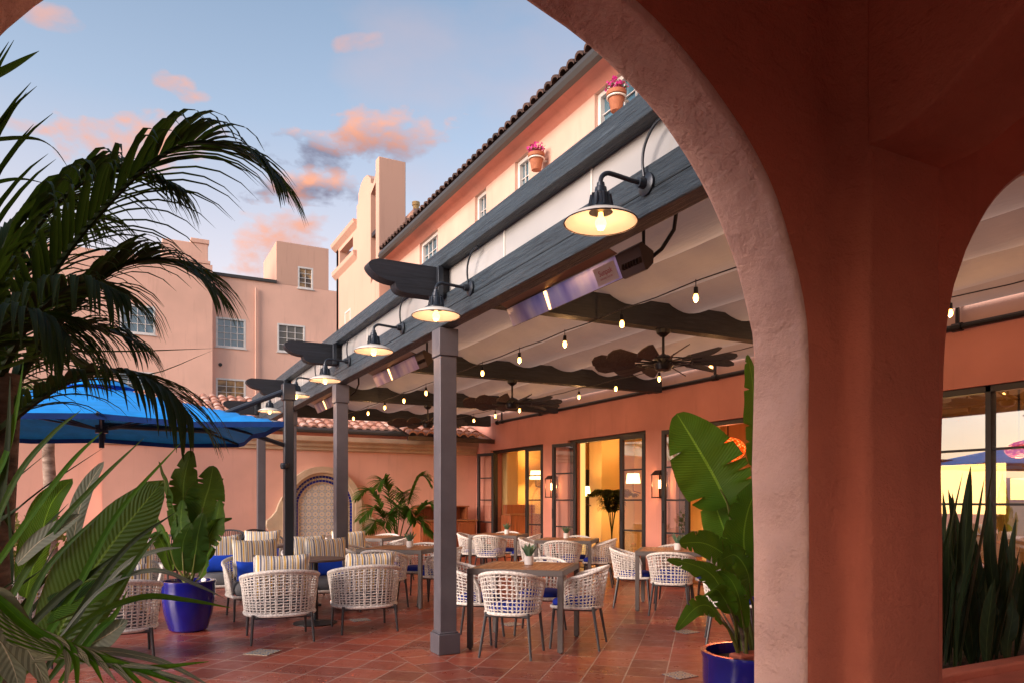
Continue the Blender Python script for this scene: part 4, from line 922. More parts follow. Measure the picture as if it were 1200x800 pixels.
# ------------------------------------------------------------------ string lights
def sbulb():
    t = thing('string_bulb', '', 'light bulb', (0, 0, 0), 0, 'bulbs of the festoon strings')
    m = MB(); m.lathe([(.004, .12), (.004, .06), (.017, .055), (.019, .02), (.017, .0)], n=10); m.build('socket', 'black_metal', t)
    m = MB(); m.lathe([(.012, .002), (.018, -.012), (.023, -.03), (.019, -.052), (.009, -.064), (0, -.067)], n=12); m.build('glass_bulb', 'string_glow', t)
    light('bulb_light', (0, 0, -.09), 1.1, (1, .52, .2), .02, t)
    return t
sb = sbulb(); first = True
ordn = ['first', 'second', 'third', 'fourth', 'fifth', 'sixth', 'seventh', 'eighth', 'ninth', 'tenth', 'eleventh', 'twelfth', 'thirteenth', 'fourteenth']
for si, (X, ys, lab) in enumerate(((4.1, [3.6+k for k in range(12)], 'string nearer the posts'), (6.4, [2.95+k*.99 for k in range(13)], 'string nearer the salmon wall'))):
    pts = []
    for k in range(len(ys)):
        pts.append(Vector((X, ys[k], 3.14)))
        if k < len(ys)-1: pts.append(Vector((X, (ys[k]+ys[k+1])/2, 3.128)))
    w = MB(); w.tube([(X, 2.2, 3.20)]+pts+[(X, 16.2, 3.17)], .006, 5)
    tag(w.build('string_wire', 'black_metal'), 'thin black festoon wire under the canopy, '+lab, 'wire', 'festoon wires')
    for k, y in enumerate(ys):
        lb = '%s bulb from the arch on the festoon %s' % (ordn[k], lab); loc = (X, y, 3.035)
        if first: sb.location = loc; sb['label'] = lb; first = False
        else: again(sb, loc, 0, lb)

# ------------------------------------------------------------------ wall lanterns
def lantern():
    t = thing('wall_lantern', '', 'lantern', (0, 0, 0), 0, 'wall lanterns between the glass doors')
    m = MB(); m.box(-.02, 0, -.09, .09, -.22, .2); m.build('back_plate', 'copper_dark', t, bevel=.004)
    m = MB(); m.add([(-.2, -.12, .14), (-.2, .12, .14), (-.021, .12, .14), (-.021, -.12, .14), (-.14, -.07, .22), (-.14, .07, .22), (-.021, .07, .22), (-.021, -.07, .22)], [(0, 1, 2, 3), (7, 6, 5, 4), (0, 4, 5, 1), (1, 5, 6, 2), (2, 6, 7, 3), (3, 7, 4, 0)]); m.build('hood', 'copper_dark', t, recalc=True)
    m = MB(); m.box(-.19, -.022, -.11, .11, -.24, -.22)
    for x in (-.186, -.03):
        for y in (-.106, .096): m.box(x, x+.012, y, y+.012, -.22, .14)
    m.build('cage', 'copper_dark', t)
    m = MB(); m.tube([(-.1, 0, -.08), (-.1, 0, .06)], .018, 8); m.build('candle_bulb', 'lantern_glow', t)
    m = MB(); m.add([(-.183, -.1, -.22), (-.183, .1, -.22), (-.183, .1, .14), (-.183, -.1, .14)], [(0, 1, 2, 3)]); m.add([(-.18, -.104, -.22), (-.03, -.104, -.22), (-.03, -.104, .14), (-.18, -.104, .14)], [(0, 1, 2, 3)]); m.build('glass', 'lantern_glass', t, smooth=0)
    light('lantern_light', (-.1, 0, -.01), 6, (1, .52, .22), .03, t)
    return t
ln = lantern(); y, z = onX(773, 566, 7.9); ln.location = (8.0, y, z); ln['label'] = 'copper wall lantern on the pier just left of the banana leaf'
y, z = onX(646, 569, 7.9); again(ln, (8.0, y, z), 0, 'copper wall lantern on the pier between the two farther glass doors')

# ------------------------------------------------------------------ interior furnishings seen through the doors
def pendant(loc, r, lab):
    t = thing('glass_pendant', lab, 'pendant lamp', loc, 0, 'red glass pendants')
    m = MB(); m.lathe([(0, -.7*r)]+[(r*math.cos(R(a)), .7*r*math.sin(R(a))) for a in range(-80, 81, 10)]+[(0, .7*r)], n=28); m.build('bead_shade', 'red_glass_beads', t)
    m = MB(); m.tube([(0, 0, .7*r), (0, 0, 3.19-loc[2])], .012, 6); m.build('cord', 'black_metal', t)
    light('pendant_light', (0, 0, -r), 4, (1, .3, .12), .1, t)
def inroom(px, py, X):
    y, z = onX(px, py, X); return (X, y, z)
pendant(inroom(853, 526, 9.3), .30, 'large round red beaded glass pendant glowing inside the right-hand door')
pendant(inroom(838, 520, 10.4), .24, 'second red beaded pendant partly behind the larger one')
pendant(inroom(1194, 526, 9.4), .15, 'red beaded pendant seen through the window in the second arch')
def wall_sconce(loc, lab):
    t = thing('shaded_sconce', lab, 'lamp', loc, 0, 'indoor shaded lamps')
    m = MB(); m.lathe([(.16, -.11), (.13, .11)], n=20); m.f = m.f[:-2]; m.build('lamp_shade', 'lamp_shade_lit', t, solid=.004)
    m = MB(); m.tube([(0, 0, -.28), (0, 0, .0)], .012, 6); m.tube([(0, 0, -.28), (.2, 0, -.33)], .012, 6); m.build('bracket', 'copper_dark', t)
    light('sconce_light', (0, 0, 0), 22, (1, .60, .25), .08, t)
def at(px, py, Y): x, z = onY(px, py, Y); return (x, Y, z)
wall_sconce(at(628, 556, 16.5), 'cream shaded lamp glowing inside the farthest door'); wall_sconce(at(684, 575, 14.2), 'shaded lamp behind the pale curtain of the middle door')
wall_sconce(at(742, 560, 13.5), 'shaded lamp seen through the right leaf of the middle door'); wall_sconce(at(822, 560, 13.0), 'shaded lamp deep inside the right-hand door')
wall_sconce((11.5, 4.9, 1.6), 'shaded lamp behind the window seen through the second arch')
for pa, pb, za, zb in ((1100, 1156, 545, 602), (1166, 1177, 542, 602), (1184, 1230, 560, 585)):  # added emissive panels imitating the golden sunset glow in the window bay
    y1_, z1_ = onX(pa, za, 10.8); y0_, z0_ = onX(pb, zb, 10.8); m = MB(); m.box(10.8, 10.84, y0_, y1_, z0_, z1_); m.build('added_glow_panel', 'glow_panel', wing)
x1_, z1_ = onY(563, 556, 16.9)
ic = thing('indoor_cabinet', 'reddish wooden cabinet inside the farthest door', 'cabinet', at(598, 640, 15.6)[:2]+(.012,))
m = MB(); m.box(0, .9, 0, .5, 0, 1.0); m.box(.05, .85, .3, .5, 1.002, 1.25); m.build('body', 'cabinet_wood', ic, bevel=.01); m = MB(); m.box(-.02, .92, -.02, .29, 1.003, 1.03); m.build('counter', 'table_top_wood', ic, bevel=.004)
ip = thing('indoor_palm', 'dark drooping palm standing inside the middle door', 'palm', at(717, 640, 13.4)[:2]+(.012,))
m = MB(); m.lathe([(.14, 0), (.18, .3), (.16, .3), (.15, .27), (0, .27)], n=18); m.build('pot', 'copper_dark', ip)
for k in range(9):
    a = k*.7; d_ = Vector((math.cos(a), math.sin(a), 0)); frond([Vector((0, 0, .27)), d_*.03+Vector((0, 0, .8)), d_*.2+Vector((0, 0, 1.5)), d_*.5+Vector((0, 0, 1.5))], 30, .38, .028, .5, seed=k+80, rr=.01, start=.45).build('frond', 'leaf_palm_dark', ip, smooth=1)
def lounge_int(loc, rot, lab):
    t = thing('upholstered_chair', lab, 'chair', loc, rot, 'dark dining chairs indoors')
    m = MB(); m.box(-.27, .27, -.25, .28, .38, .5); m.build('seat', 'armchair_dark', t, bevel=.03)
    m = MB(); P = [[(.32*math.sin(a), -.30*math.cos(a)*(1+.1*k), .38+.13*k-(.10*k/4)*(abs(a)/1.7)**2*2) for a in [R(-100+200*i/16) for i in range(17)]] for k in range(5)]; m.grid(P); m.build('backrest', 'armchair_dark', t, solid=.06)
    for sx in (-.22, .22):
        for sy in (-.2, .22): m = MB(); m.tube([(sx, sy, 0), (sx*.9, sy*.9, .38)], .018, 6); m.build('leg', 'leg_metal', t)
lounge_int((8.95, 10.9, .012), R(60), 'dark upholstered chair just inside the middle glass door'); lounge_int((9.0, 8.3, .012), R(80), 'dark upholstered chair just inside the right-hand door')
t = thing('indoor_table', 'small dark table set with wine glasses inside the middle door', 'table', (9.55, 11.3, .012))
m = MB(); m.lathe([(0, .72), (.42, .72), (.43, .74), (.42, .76), (0, .76)], n=28); m.build('tabletop', 'round_top', t); m = MB(); m.lathe([(.22, 0), (.22, .02), (.04, .05), (.035, .72)], n=16); m.build('pedestal', 'black_metal', t)
for k in range(5):
    a = k*1.3; m = MB(); m.lathe([(.03, 0), (.004, .01), (.004, .09), (.03, .13), (.035, .17), (.028, .22)], n=10); m.f = m.f[:-1]; tag(m.build('wine_glass', 'drink_glass', loc=(9.55+.28*math.cos(a), 11.3+.28*math.sin(a), .775)), 'clear wine glass on the indoor table behind the middle door', 'wine glass', 'wine glasses on the indoor table')

# ------------------------------------------------------------------ net chairs
def shell_surf(pa):
    rx0, rx1, ry0, ry1, zb, zt, arm, ph = pa
    def top(t):
        t = abs(t); z = zt-(zt-arm)*(t**1.6)
        if t > .78: z = zb+(z-zb)*math.sqrt(max(0, 1-((t-.78)/.22)**2.4))
        return z
    def pt(t, z):
        v = (z-zb)/(zt-zb); a = t*ph; e = .85
        ca, sa = math.cos(a), math.sin(a)
        x = (rx0+(rx1-rx0)*v)*math.copysign(abs(sa)**e, sa); y = -(ry0+(ry1-ry0)*v)*math.copysign(abs(ca)**e, ca)
        return Vector((x, y+(.04*v if 0 else 0), z))
    return top, pt
def net_chair(kind, pa, rope, rows, cols, rimr, rr, seat_mat, legh, legs, seat_dims, frame='leg_metal'):
    t = thing(kind[0], '', kind[1]); top, pt = shell_surf(pa); zb = pa[4]
    m = MB(); N_ = 60
    rim = [pt(-1+2*k/N_, top(-1+2*k/N_)) for k in range(N_+1)]
    bot = [pt(1-2*k/40, zb) for k in range(1, 40)]
    m.tube(rim, rimr, 8); 
    # seat ring closes at the front
    ring = [pt(-1+2*k/40, zb) for k in range(41)]; front = catmull([ring[-1], Vector((pa[0]*.82, seat_dims[1]*.92, zb)), Vector((0, seat_dims[1], zb)), Vector((-pa[0]*.82, seat_dims[1]*.92, zb)), ring[0]], 14)[1:-1]
    m.tube(ring+front, rimr*.95, 8, closed=True); m.build('rim', rope, t)
    m = MB()
    for j in range(1, rows):
        w = j/rows; pts = []
        for k in range(81):
            tt = -1+2*k/80; zt_ = top(tt); z = zb+(zt_-zb)*w
            if zt_-zb < .05: continue
            p = pt(tt, z); p.z += .0035*math.sin(k*1.9+j*2); pts.append(p*1.0)
        if len(pts) > 4: m.tube(pts, rr, 4)
    for i in range(cols):
        tt = -.96+1.92*(i+.5)/cols; zt_ = top(tt)
        for o_ in (-.12, .12):
            t2 = tt+o_/cols; pts = [pt(t2+.16/cols*math.sin(q*PI*rows/8+i*PI+ (0 if o_ < 0 else PI)), zb+(zt_-zb)*q/8) for q in range(9)]
            m.tube(pts, rr*.85, 4)
    m.build('rope_net', rope, t)
    m = MB(); sx, sy, st, z0 = seat_dims[0], seat_dims[1], seat_dims[2], seat_dims[3]
    P = []; 
    prof = [(0, z0+st), (.55, z0+st-.0), (.85, z0+st-.006), (.96, z0+st*.72), (1, z0+st*.45), (.96, z0+st*.12), (.88, z0), (0, z0)]
    o = []
    n = 32
    for (r, z) in prof:
        row = []
        for k in range(n+1):
            a = 2*PI*k/n; ca, sa = math.cos(a), math.sin(a); e = .62
            row.append((r*sx*.88*math.copysign(abs(ca)**e, ca), .035+r*sy*.86*math.copysign(abs(sa)**e, sa), z))
        P.append(row)
    m.grid(P); m.build('seat_cushion', seat_mat, t, merge=True, smooth=1.2)
    m = MB(); m.tube([(sx*.8, -sy*.8, zb-.02), (sx*.8, sy*.8, zb-.02), (-sx*.8, sy*.8, zb-.02), (-sx*.8, -sy*.8, zb-.02)], .013, 6, closed=True); m.build('seat_frame', frame, t)
    for (lx, ly, bx, by) in legs:
        m = MB(); m.tube([(lx, ly, zb+.01), (bx, by, 0)], [.015, .0115], 8); m.build('leg', frame, t)
    return t
DC = net_chair(('net_dining_chair', 'chair'), (.235, .295, .225, .285, .385, .755, .62, R(116)), 'rope_cream', 10, 26, .0165, .0056, 'cushion_blue', .385,
               [(-.19, -.17, -.235, -.235), (.19, -.17, .235, -.235), (-.20, .19, -.23, .225), (.20, .19, .23, .225)], (.235, .235, .075, .385))
LC = net_chair(('net_lounge_chair', 'lounge chair'), (.33, .375, .32, .36, .275, .70, .575, R(118)), 'rope_grey', 15, 27, .019, .0062, 'cushion_grey', .275,
               [(-.27, -.26, -.29, -.29), (.27, -.26, .29, -.29), (-.28, .27, -.29, .29), (.28, .27, .29, .29)], (.315, .34, .155, .275))
def rope_dark():
    t = thing('slatted_rope_chair', '', 'chair'); top, pt = shell_surf((.30, .35, .28, .34, .38, .86, .66, R(112)))
    m = MB(); m.tube([pt(-1+2*k/40, top(-1+2*k/40)) for k in range(41)], .016, 8); m.tube([pt(-1+2*k/40, .38) for k in range(41)], .014, 8); m.build('frame', 'rope_black', t)
    m = MB()
    for i in range(46):
        tt = -.97+1.94*i/45; a = pt(tt, .38); b = pt(tt, top(tt)); m.tube([a, b], .0075, 4)
    m.build('rope_slats', 'rope_black', t)
    m = MB(); m.box(-.26, .26, -.24, .27, .37, .46); m.build('seat_cushion', 'cushion_grey', t, bevel=.03)
    for sx in (-.24, .24):
        for sy in (-.22, .22): m = MB(); m.tube([(sx, sy, 0), (sx*.95, sy*.95, .38)], .014, 6); m.build('leg', 'leg_metal', t)
    return t
RC = rope_dark()
used = {}
def put(proto, loc, rotz, label, group):
    if id(proto) not in used:
        used[id(proto)] = 1; proto.location = loc; proto.rotation_euler.z = rotz; proto['label'] = label; proto['group'] = group; return proto
    return again(proto, loc, rotz, label, group)

# ------------------------------------------------------------------ dining tables
TA = R(42.47); E1 = Vector((math.sin(TA), math.cos(TA), 0)); E2 = Vector((math.cos(TA), -math.sin(TA), 0))
def dining_table():
    t = thing('square_table', '', 'table'); h = .745; a = .45
    m = MB(); m.box(-a, a, -a, -a+.05, h-.055, h); m.box(-a, a, a-.05, a, h-.055, h); m.box(-a, -a+.05, -a+.05, a-.05, h-.055, h); m.box(a-.05, a, -a+.05, a-.05, h-.055, h); m.build('frame', 'table_metal', t, bevel=.004)
    m = MB()
    for k in range(8): x = -a+.0505+k*.1; m.box(x, x+.0985, -a+.0505, a-.0505, h-.022, h+.002)
    m.build('tabletop', 'table_top_wood', t, bevel=.0015)
    for sx in (-1, 1):
        for sy in (-1, 1):
            m = MB(); x = sx*(a-.025); y = sy*(a-.025); m.box(x-.025, x+.025, y-.025, y+.025, .012, h-.056); m.lathe([(.016, 0), (.016, .014)], (x, y, 0), n=10); m.build('leg', 'table_metal', t, bevel=.003)
    return t
TB = dining_table()
def succulent():
    t = thing('potted_succulent', '', 'potted plant', (0, 0, 0), 0, 'white-potted plants on the tables')
    m = MB(); m.lathe([(.040, 0), (.044, .004), (.047, .085), (.042, .085), (.038, .07), (0, .07)], n=20); m.build('pot', 'white_pot', t)
    m = MB()
    for k in range(16):
        a = k*2.4; l = .13+.05*rnd.random()-k*.003; sp = .35+.35*(k % 5)/5
        base = Vector((.012*math.cos(a), .012*math.sin(a), .07)); d = Vector((math.cos(a)*sp, math.sin(a)*sp, 1)).normalized(); side = d.cross(Vector((math.sin(a)*.2+.01, .1, 1))).normalized(); side = Vector((-math.sin(a), math.cos(a), 0))
        P = []
        for q in range(6):
            s = q/5; c = base+d*l*s+Vector((math.cos(a), math.sin(a), 0))*(.02*s*s); w = .017*(math.sin(PI*min(1, s*.9+.12)))**.7*(1 if s < .99 else .1)
            nrm = side.cross(d)
            P.append([c-side*w, c-nrm*w*.3, c+side*w])
        m.grid(P)
    m.build('foliage', 'leaf_succulent', t); return t
SU = succulent()
tabs = [((.132, 7.156), 'nearest square table', (1, 1, 1, 1), (.02, .05)), ((-1.46, 9.86), 'square table left of the nearest post', (1, 1, 1, 1), (.1, .02)),
        ((-.24, 13.7), 'farthest square table by the first glass door', (1, 1, 1, 1), (.15, 0)), ((.9, 12.0), 'square table before the middle glass door', (1, 1, 1, 1), (-.05, .15)),
        ((2.07, 9.47), 'right-hand square table beside the banana plant', (1, 1, 1, 1), (0.05, -.1)), ((-2.45, 12.7), 'square table in front of the tiled niche', (1, 1, 1, 1), None),
        ((2.62, 7.0), 'square table mostly behind the banana plant', (0, 1, 0, 1), None)]
sides = [('near', -1, 0, 0), ('left', 0, -1, -90), ('far', 1, 0, 180), ('right', 0, 1, 90)]
for (c, nm, have, pl) in tabs:
    W0 = WP(*c); put(TB, W0, -TA, nm[0:1].lower()+nm[1:]+', brown slatted top on grey metal legs', 'square dining tables')
    if pl is not None:
        put(SU, W0+E1*pl[1]+E2*pl[0]+Vector((0, 0, .749)), rnd.uniform(0, 6), 'spiky succulent in a white pot on the '+nm, 'white-potted plants on the tables')
    for (sn, k1, k2, dr), hv in zip(sides, have):
        if not hv: continue
        d = .53+rnd.uniform(-.02, .06); jx = rnd.uniform(-.03, .03)
        if k2: d = .50+rnd.uniform(-.01, .04)
        loc = W0+E1*(k1*d+ (jx if k2 else 0))+E2*(k2*d+(jx if k1 else 0))
        put(DC, loc, -TA+R(dr+rnd.uniform(-6, 6)), 'rope-net chair, %s side of the %s' % (sn, nm), 'rope-net dining chairs')

# ------------------------------------------------------------------ lounge groups
def pillow_mesh(w, h, th):
    m = MB(); n = 14
    for s in (-1, 1):
        P = []
        for i in range(n+1):
            row = []
            for j in range(n+1):
                u = -1+2*i/n; v = -1+2*j/n; e = max(0, (1-u**4)*(1-v**4))**.55
                k = 1-.07*(1-abs(u*v))*((1-e)); pin = 1-.06*(1-v*v)*abs(u)**3; pin2 = 1-.10*(1-u*u)*abs(v)**3
                row.append((u*w/2*pin, s*th/2*e, v*h/2*pin2))
            P.append(row)
        m.grid(P)
    return m
def pillow(kind, lab, mat, w, h, th):
    m = pillow_mesh(w, h, th); T_ = Matrix.Rotation(R(14), 4, 'X'); m.v = [tuple(T_ @ Vector(v)) for v in m.v]
    o = m.build(kind, mat, merge=True, smooth=1.3); return tag(o, lab, 'pillow')
P1 = pillow('striped_pillow', '', 'stripes', .54, .46, .17); P2 = pillow('lumbar_pillow', '', 'pillow_blue', .42, .25, .12); P2['category'] = 'cushion'
lounges = [((-2.31, 7.37), 0, 0, 'nearest lounge chair seen from behind, right of the blue pot'), ((-1.58, 7.92), 0, 0, 'lounge chair seen from behind just left of the nearest post'),
           ((-3.02, 8.75), 180, 1, 'lounge chair facing the viewer across the round table, beside the blue pot'), ((-2.28, 9.3), 180, 1, 'lounge chair facing the viewer directly behind the round table'),
           ((-3.85, 9.75), 180, 1, 'lounge chair facing the viewer right behind the big blue pot'), ((-2.82, 10.35), 180, 0, 'lounge chair in the middle of the back lounge row'),
           ((-3.75, 11.25), 180, 1, 'farthest lounge chair, in front of the dark umbrella mast'), ((-2.4, 11.1), 180, 0, 'back-row lounge chair left of the second post'),
           ((-3.46, 6.45), 0, 0, 'large-looking lounge chair seen from behind at the left, before the blue pot'), ((-4.15, 6.15), 0, 1, 'lounge chair half hidden by palm leaves at the far left'),
           ((-4.2, 8.05), 180, 1, 'lounge chair facing the viewer left of the blue pot'), ((-4.75, 9.3), 180, 1, 'rear left lounge chair behind the foreground leaves')]
def tail(l): return (','+l.split(',', 1)[1]) if ',' in l and len(l.split()) <= 12 else ''
for (c, rz, blue, lab) in lounges:
    W0 = WP(*c); rz_ = R(rz+rnd.uniform(-5, 5)); put(LC, W0, rz_, 'rope '+lab, 'rope-net lounge chairs')
    rot = Matrix.Rotation(rz_, 3, 'Z')
    put(P1, W0+rot @ Vector((rnd.uniform(-.03, .03), -.17, .62+rnd.uniform(-.01, .03)+(.04 if rz else 0))), rz_, 'striped pillow on the '+lab.split(',')[0]+tail(lab), 'striped lounge pillows')
    if blue: put(P2, W0+rot @ Vector((rnd.uniform(-.04, .04), -.07, .535)), rz_, 'blue cushion on the '+lab.split(',')[0]+tail(lab), 'blue lumbar cushions')
def round_table(c, lab):
    t = thing('round_table', lab, 'table', WP(*c), 0, 'round lounge tables')
    m = MB(); m.lathe([(0, .70), (.30, .70), (.325, .705), (.33, .715), (.325, .727), (0, .727)], n=40); m.build('tabletop', 'round_top', t)
    m = MB(); m.lathe([(.24, 0), (.24, .012), (.05, .03), (.032, .05), (.032, .70)], n=28); m.build('pedestal', 'black_metal', t)
round_table((-2.2, 8.28), 'dark round pedestal table between the two nearest lounge chairs'); round_table((-3.55, 10.55), 'dark round pedestal table in the back lounge group, mostly hidden')
for (c, rz, lab) in (((-4.85, 12.4), 150, 'dark slatted rope chair with curved back, left of the pair behind the blue pot'), ((-4.2, 12.7), 215, 'dark slatted rope chair turned side-on under the umbrella edge'), ((-5.1, 10.6), 160, 'dark slatted rope chair behind the plant in the blue pot')):
    put(RC, WP(*c), R(rz), lab, 'dark slatted rope chairs')
m = MB(); m.box(-.4, .4, -.4, .4, .70, .74); tb = thing('white_clothed_table', 'small white-clothed table between the two dark rope chairs', 'table', WP(-4.6, 13.3))
m = MB(); P = [[(r*math.cos(a)*(1+.03*math.sin(a*9)*(k > 0)), r*math.sin(a)*(1+.03*math.sin(a*9)*(k > 0)), z) for a in [2*PI*i/48 for i in range(49)]] for k, (r, z) in enumerate(((0.001, .75), (.40, .75), (.43, .55), (.46, .3)))]; m.grid(P); m.build('tablecloth', 'cloth_white', tb); m = MB(); m.lathe([(.2, 0), (.2, .02), (.03, .04), (.03, .74)], n=16); m.build('pedestal', 'black_metal', tb)
# decorative inserts in the floor
for (px, py, lab) in ((308, 764, 'patterned glazed floor tile in front of the nearest lounge chair'), (797, 791, 'patterned glazed floor tile at the bottom edge near the right blue pot'), (804, 740, 'patterned glazed floor tile under the lowest banana leaf'), (422, 726, 'patterned glazed floor tile under the lounge chair left of the post'), (600, 731, 'patterned glazed floor tile under the nearest square table')):
    d = H*FP/(py-585); W0 = WP((px-600)/FP*d, d)
    q_ = .10 if px != 308 else .12
    m = MB(); m.box(-q_, q_, -q_, q_, 0, .004); tag(m.build('floor_tile', 'floor_insert', loc=(W0.x, W0.y, .002), rotz=-TA+(R(45) if px != 308 else 0), smooth=0), lab, 'floor tile', 'patterned floor tiles')

# ------------------------------------------------------------------ umbrella
um = thing('cantilever_umbrella', 'square bright blue cantilever umbrella on a dark side mast over the lounge', 'umbrella', (0, 0, 0))
c1 = WP(-2.1, 6.82); cx, cy = c1.x-1.5, c1.y+1.5; hz = 2.10
P = []; n = 24
for i in range(n+1):
    row = []
    for j in range(n+1):
        u = -1+2*i/n; v = -1+2*j/n; mx = max(abs(u), abs(v)); mn = min(abs(u), abs(v)); rat = mn/mx if mx > 0 else 1
        z = hz+.44*(1-mx)-.035*(1-abs(2*rat-1))*mx*mx*(1)-.012*math.sin(PI*mx)
        inset = 1-.035*(1-rat**2)*(mx > .99)
        row.append((cx+u*1.5*inset, cy+v*1.5*inset, z))
    P.append(row)
m = MB(); m.grid(P); m.build('canopy', 'umbrella_blue', um, smooth=1.0)
m = MB()
for i in range(n+1):
    pass
ed = [P[i][0] for i in range(n+1)]+[P[n][j] for j in range(1, n+1)]+[P[i][n] for i in range(n-1, -1, -1)]+[P[0][j] for j in range(n-1, 0, -1)]
ed.append(ed[0]); m.grid([[e, (e[0], e[1], e[2]-.05)] for e in ed]); m.build('hem', 'umbrella_valance', um)
m = MB(); Q = []
for u, v in ((0, 0), (.02, .16), (.02, -.16)): pass
m.lathe([(0, .05), (.2, .0), (.3, -.06)], (cx, cy, hz+.46), n=24); m.f = m.f[:-1]; m.build('vent_cap', 'umbrella_blue', um)
for k in range(8):
    a = k*PI/4; l = 1.48*(math.sqrt(2) if k % 2 else 1); m = MB(); e = Vector((cx+math.cos(a)*l, cy+math.sin(a)*l, hz-.01)); h0 = Vector((cx, cy, hz+.40)); m.tube([h0, h0.lerp(e, .5)-Vector((0, 0, .02)), e], .014, 6); m.build('rib', 'blue_black_metal', um)
    m = MB(); m.tube([Vector((cx, cy, hz-.02)), h0.lerp(e, .5)-Vector((0, 0, .03))], .010, 6); m.build('stretcher', 'blue_black_metal', um)
m = MB(); m.tube([(cx, cy, hz-.2), (cx, cy, hz+.44)], .025, 8); m.tube([(cx, cy, hz-.05), (cx, cy, hz+.03)], .06, 12); m.build('hub', 'blue_black_metal', um)
mb_ = WP(-2.943, 9.75); m = MB(); m.box(mb_.x-.06, mb_.x+.06, mb_.y-.06, mb_.y+.06, 0.03, 2.88); m.build('mast', 'blue_black_metal', um, bevel=.01)
m = MB(); m.box(mb_.x-.35, mb_.x+.35, mb_.y-.35, mb_.y+.35, 0, .03); m.build('base_plate', 'blue_black_metal', um, bevel=.006)
m = MB(); top_ = Vector((mb_.x, mb_.y, 2.84)); eb = PX(258, 486, 9.6); hubp = Vector((cx, cy, hz+.03))
m.tube([top_+Vector((.03, 0, 0)), eb], .035, 8); m.build('boom', 'blue_black_metal', um)
m = MB(); m.tube([Vector((mb_.x, mb_.y, 2.08)), PX(292, 507, 9.3), hubp], .03, 8); m.build('strut', 'blue_black_metal', um)
m = MB(); m.box(mb_.x-.08, mb_.x+.08, mb_.y-.08, mb_.y+.08, 2.68, 2.9); m.build('mast_cap', 'blue_black_metal', um, bevel=.01); m = MB(); m.lathe([(.05, 0), (.06, .04), (.05, .08)], (mb_.x-.06, mb_.y-.06, 1.78), n=12); m.build('crank_box', 'blue_black_metal', um, bevel=.01)

# foreground palm (left)
def fg(px, py, d): return PX(px, py, d)
fp = thing('foreground_palm', 'big dark palm with arching fronds filling the left edge of the view', 'palm', WP(-2.02, 2.75))
inv = Matrix.Translation(-fp.location)
def addp(m, name, mat, par=fp): m.v = [tuple(Vector(v)-par.location) for v in m.v]; return m.build(name, mat, par, smooth=1.0)
D = 2.75
m = MB(); m.tube([WP(-2.02, 2.75, 0), WP(-1.99, 2.75, .8), WP(-1.93, 2.75, 1.5), WP(-1.9, 2.75, 1.85)], [.12, .10, .08, .07], 12); addp(m, 'trunk', 'bark')
m = MB(); m.tube([WP(-2.2, 2.6, 0), WP(-2.1, 2.6, .8), WP(-1.98, 2.6, 1.4), WP(-1.86, 2.62, 1.75)], [.07, .06, .05, .04], 10); addp(m, 'trunk', 'bark')
F = [
 ([fg(-10, 470, D), fg(30, 375, D), fg(75, 300, D-.02), fg(130, 235, D-.05), fg(185, 185, D-.08), fg(235, 166, D-.1), fg(285, 178, D-.12), fg(322, 205, D-.14)], 30, .44, .0135, .30, 1),
 ([fg(-10, 500, D), fg(40, 415, D+.05), fg(90, 355, D+.08), fg(135, 315, D+.1), fg(180, 303, D+.1), fg(215, 312, D+.1), fg(245, 335, D+.1)], 26, .40, .0115, .30, 2),
 ([fg(-20, 520, D-.1), fg(40, 470, D-.15), fg(95, 440, D-.2), fg(150, 435, D-.25), fg(195, 455, D-.3), fg(225, 490, D-.35)], 24, .36, .011, .30, 3),
 ([fg(-15, 480, D), fg(5, 380, D+.15), fg(40, 300, D+.3), fg(70, 265, D+.45), fg(110, 255, D+.6)], 22, .40, .014, .35, 4),
 ([fg(-20, 500, D), fg(-30, 380, D), fg(-45, 250, D-.1), fg(-70, 150, D-.2), fg(-110, 90, D-.3)], 20, .5, .014, .12, 5),
 ([fg(-30, 500, D), fg(-10, 430, D+.3), fg(20, 400, D+.5), fg(60, 400, D+.7), fg(100, 425, D+.8)], 22, .40, .012, .35, 7),
]
F += [
 ([fg(-30, 470, D), fg(0, 350, D+.05), fg(40, 270, D+.1), fg(95, 215, D+.1), fg(150, 200, D+.1), fg(200, 215, D+.1)], 26, .40, .014, .42, 11),
 ([fg(-20, 480, D), fg(20, 400, D-.1), fg(60, 350, D-.2), fg(105, 330, D-.3), fg(145, 345, D-.35)], 24, .36, .013, .40, 12),
 ([fg(-30, 460, D+.1), fg(-5, 330, D+.2), fg(15, 270, D+.25), fg(45, 235, D+.3), fg(75, 235, D+.35)], 24, .40, .015, .45, 13),
 ([fg(-30, 520, D), fg(15, 450, D+.2), fg(60, 400, D+.3), fg(110, 385, D+.35), fg(160, 400, D+.35)], 24, .38, .012, .38, 14),
 ([fg(-40, 450, D-.2), fg(-10, 400, D-.3), fg(20, 370, D-.4), fg(55, 370, D-.45), fg(80, 395, D-.5)], 20, .34, .014, .4, 15),
]
for (ct, nl, ll, lw, dr, sd0) in F:
    addp(frond(ct, int(nl*1.5), ll*1.15, lw*1.05, dr*1.35, spread=.55, fwd=.62, up=-.02, seed=sd0, rr=.016), 'frond', 'leaf_palm_dark')
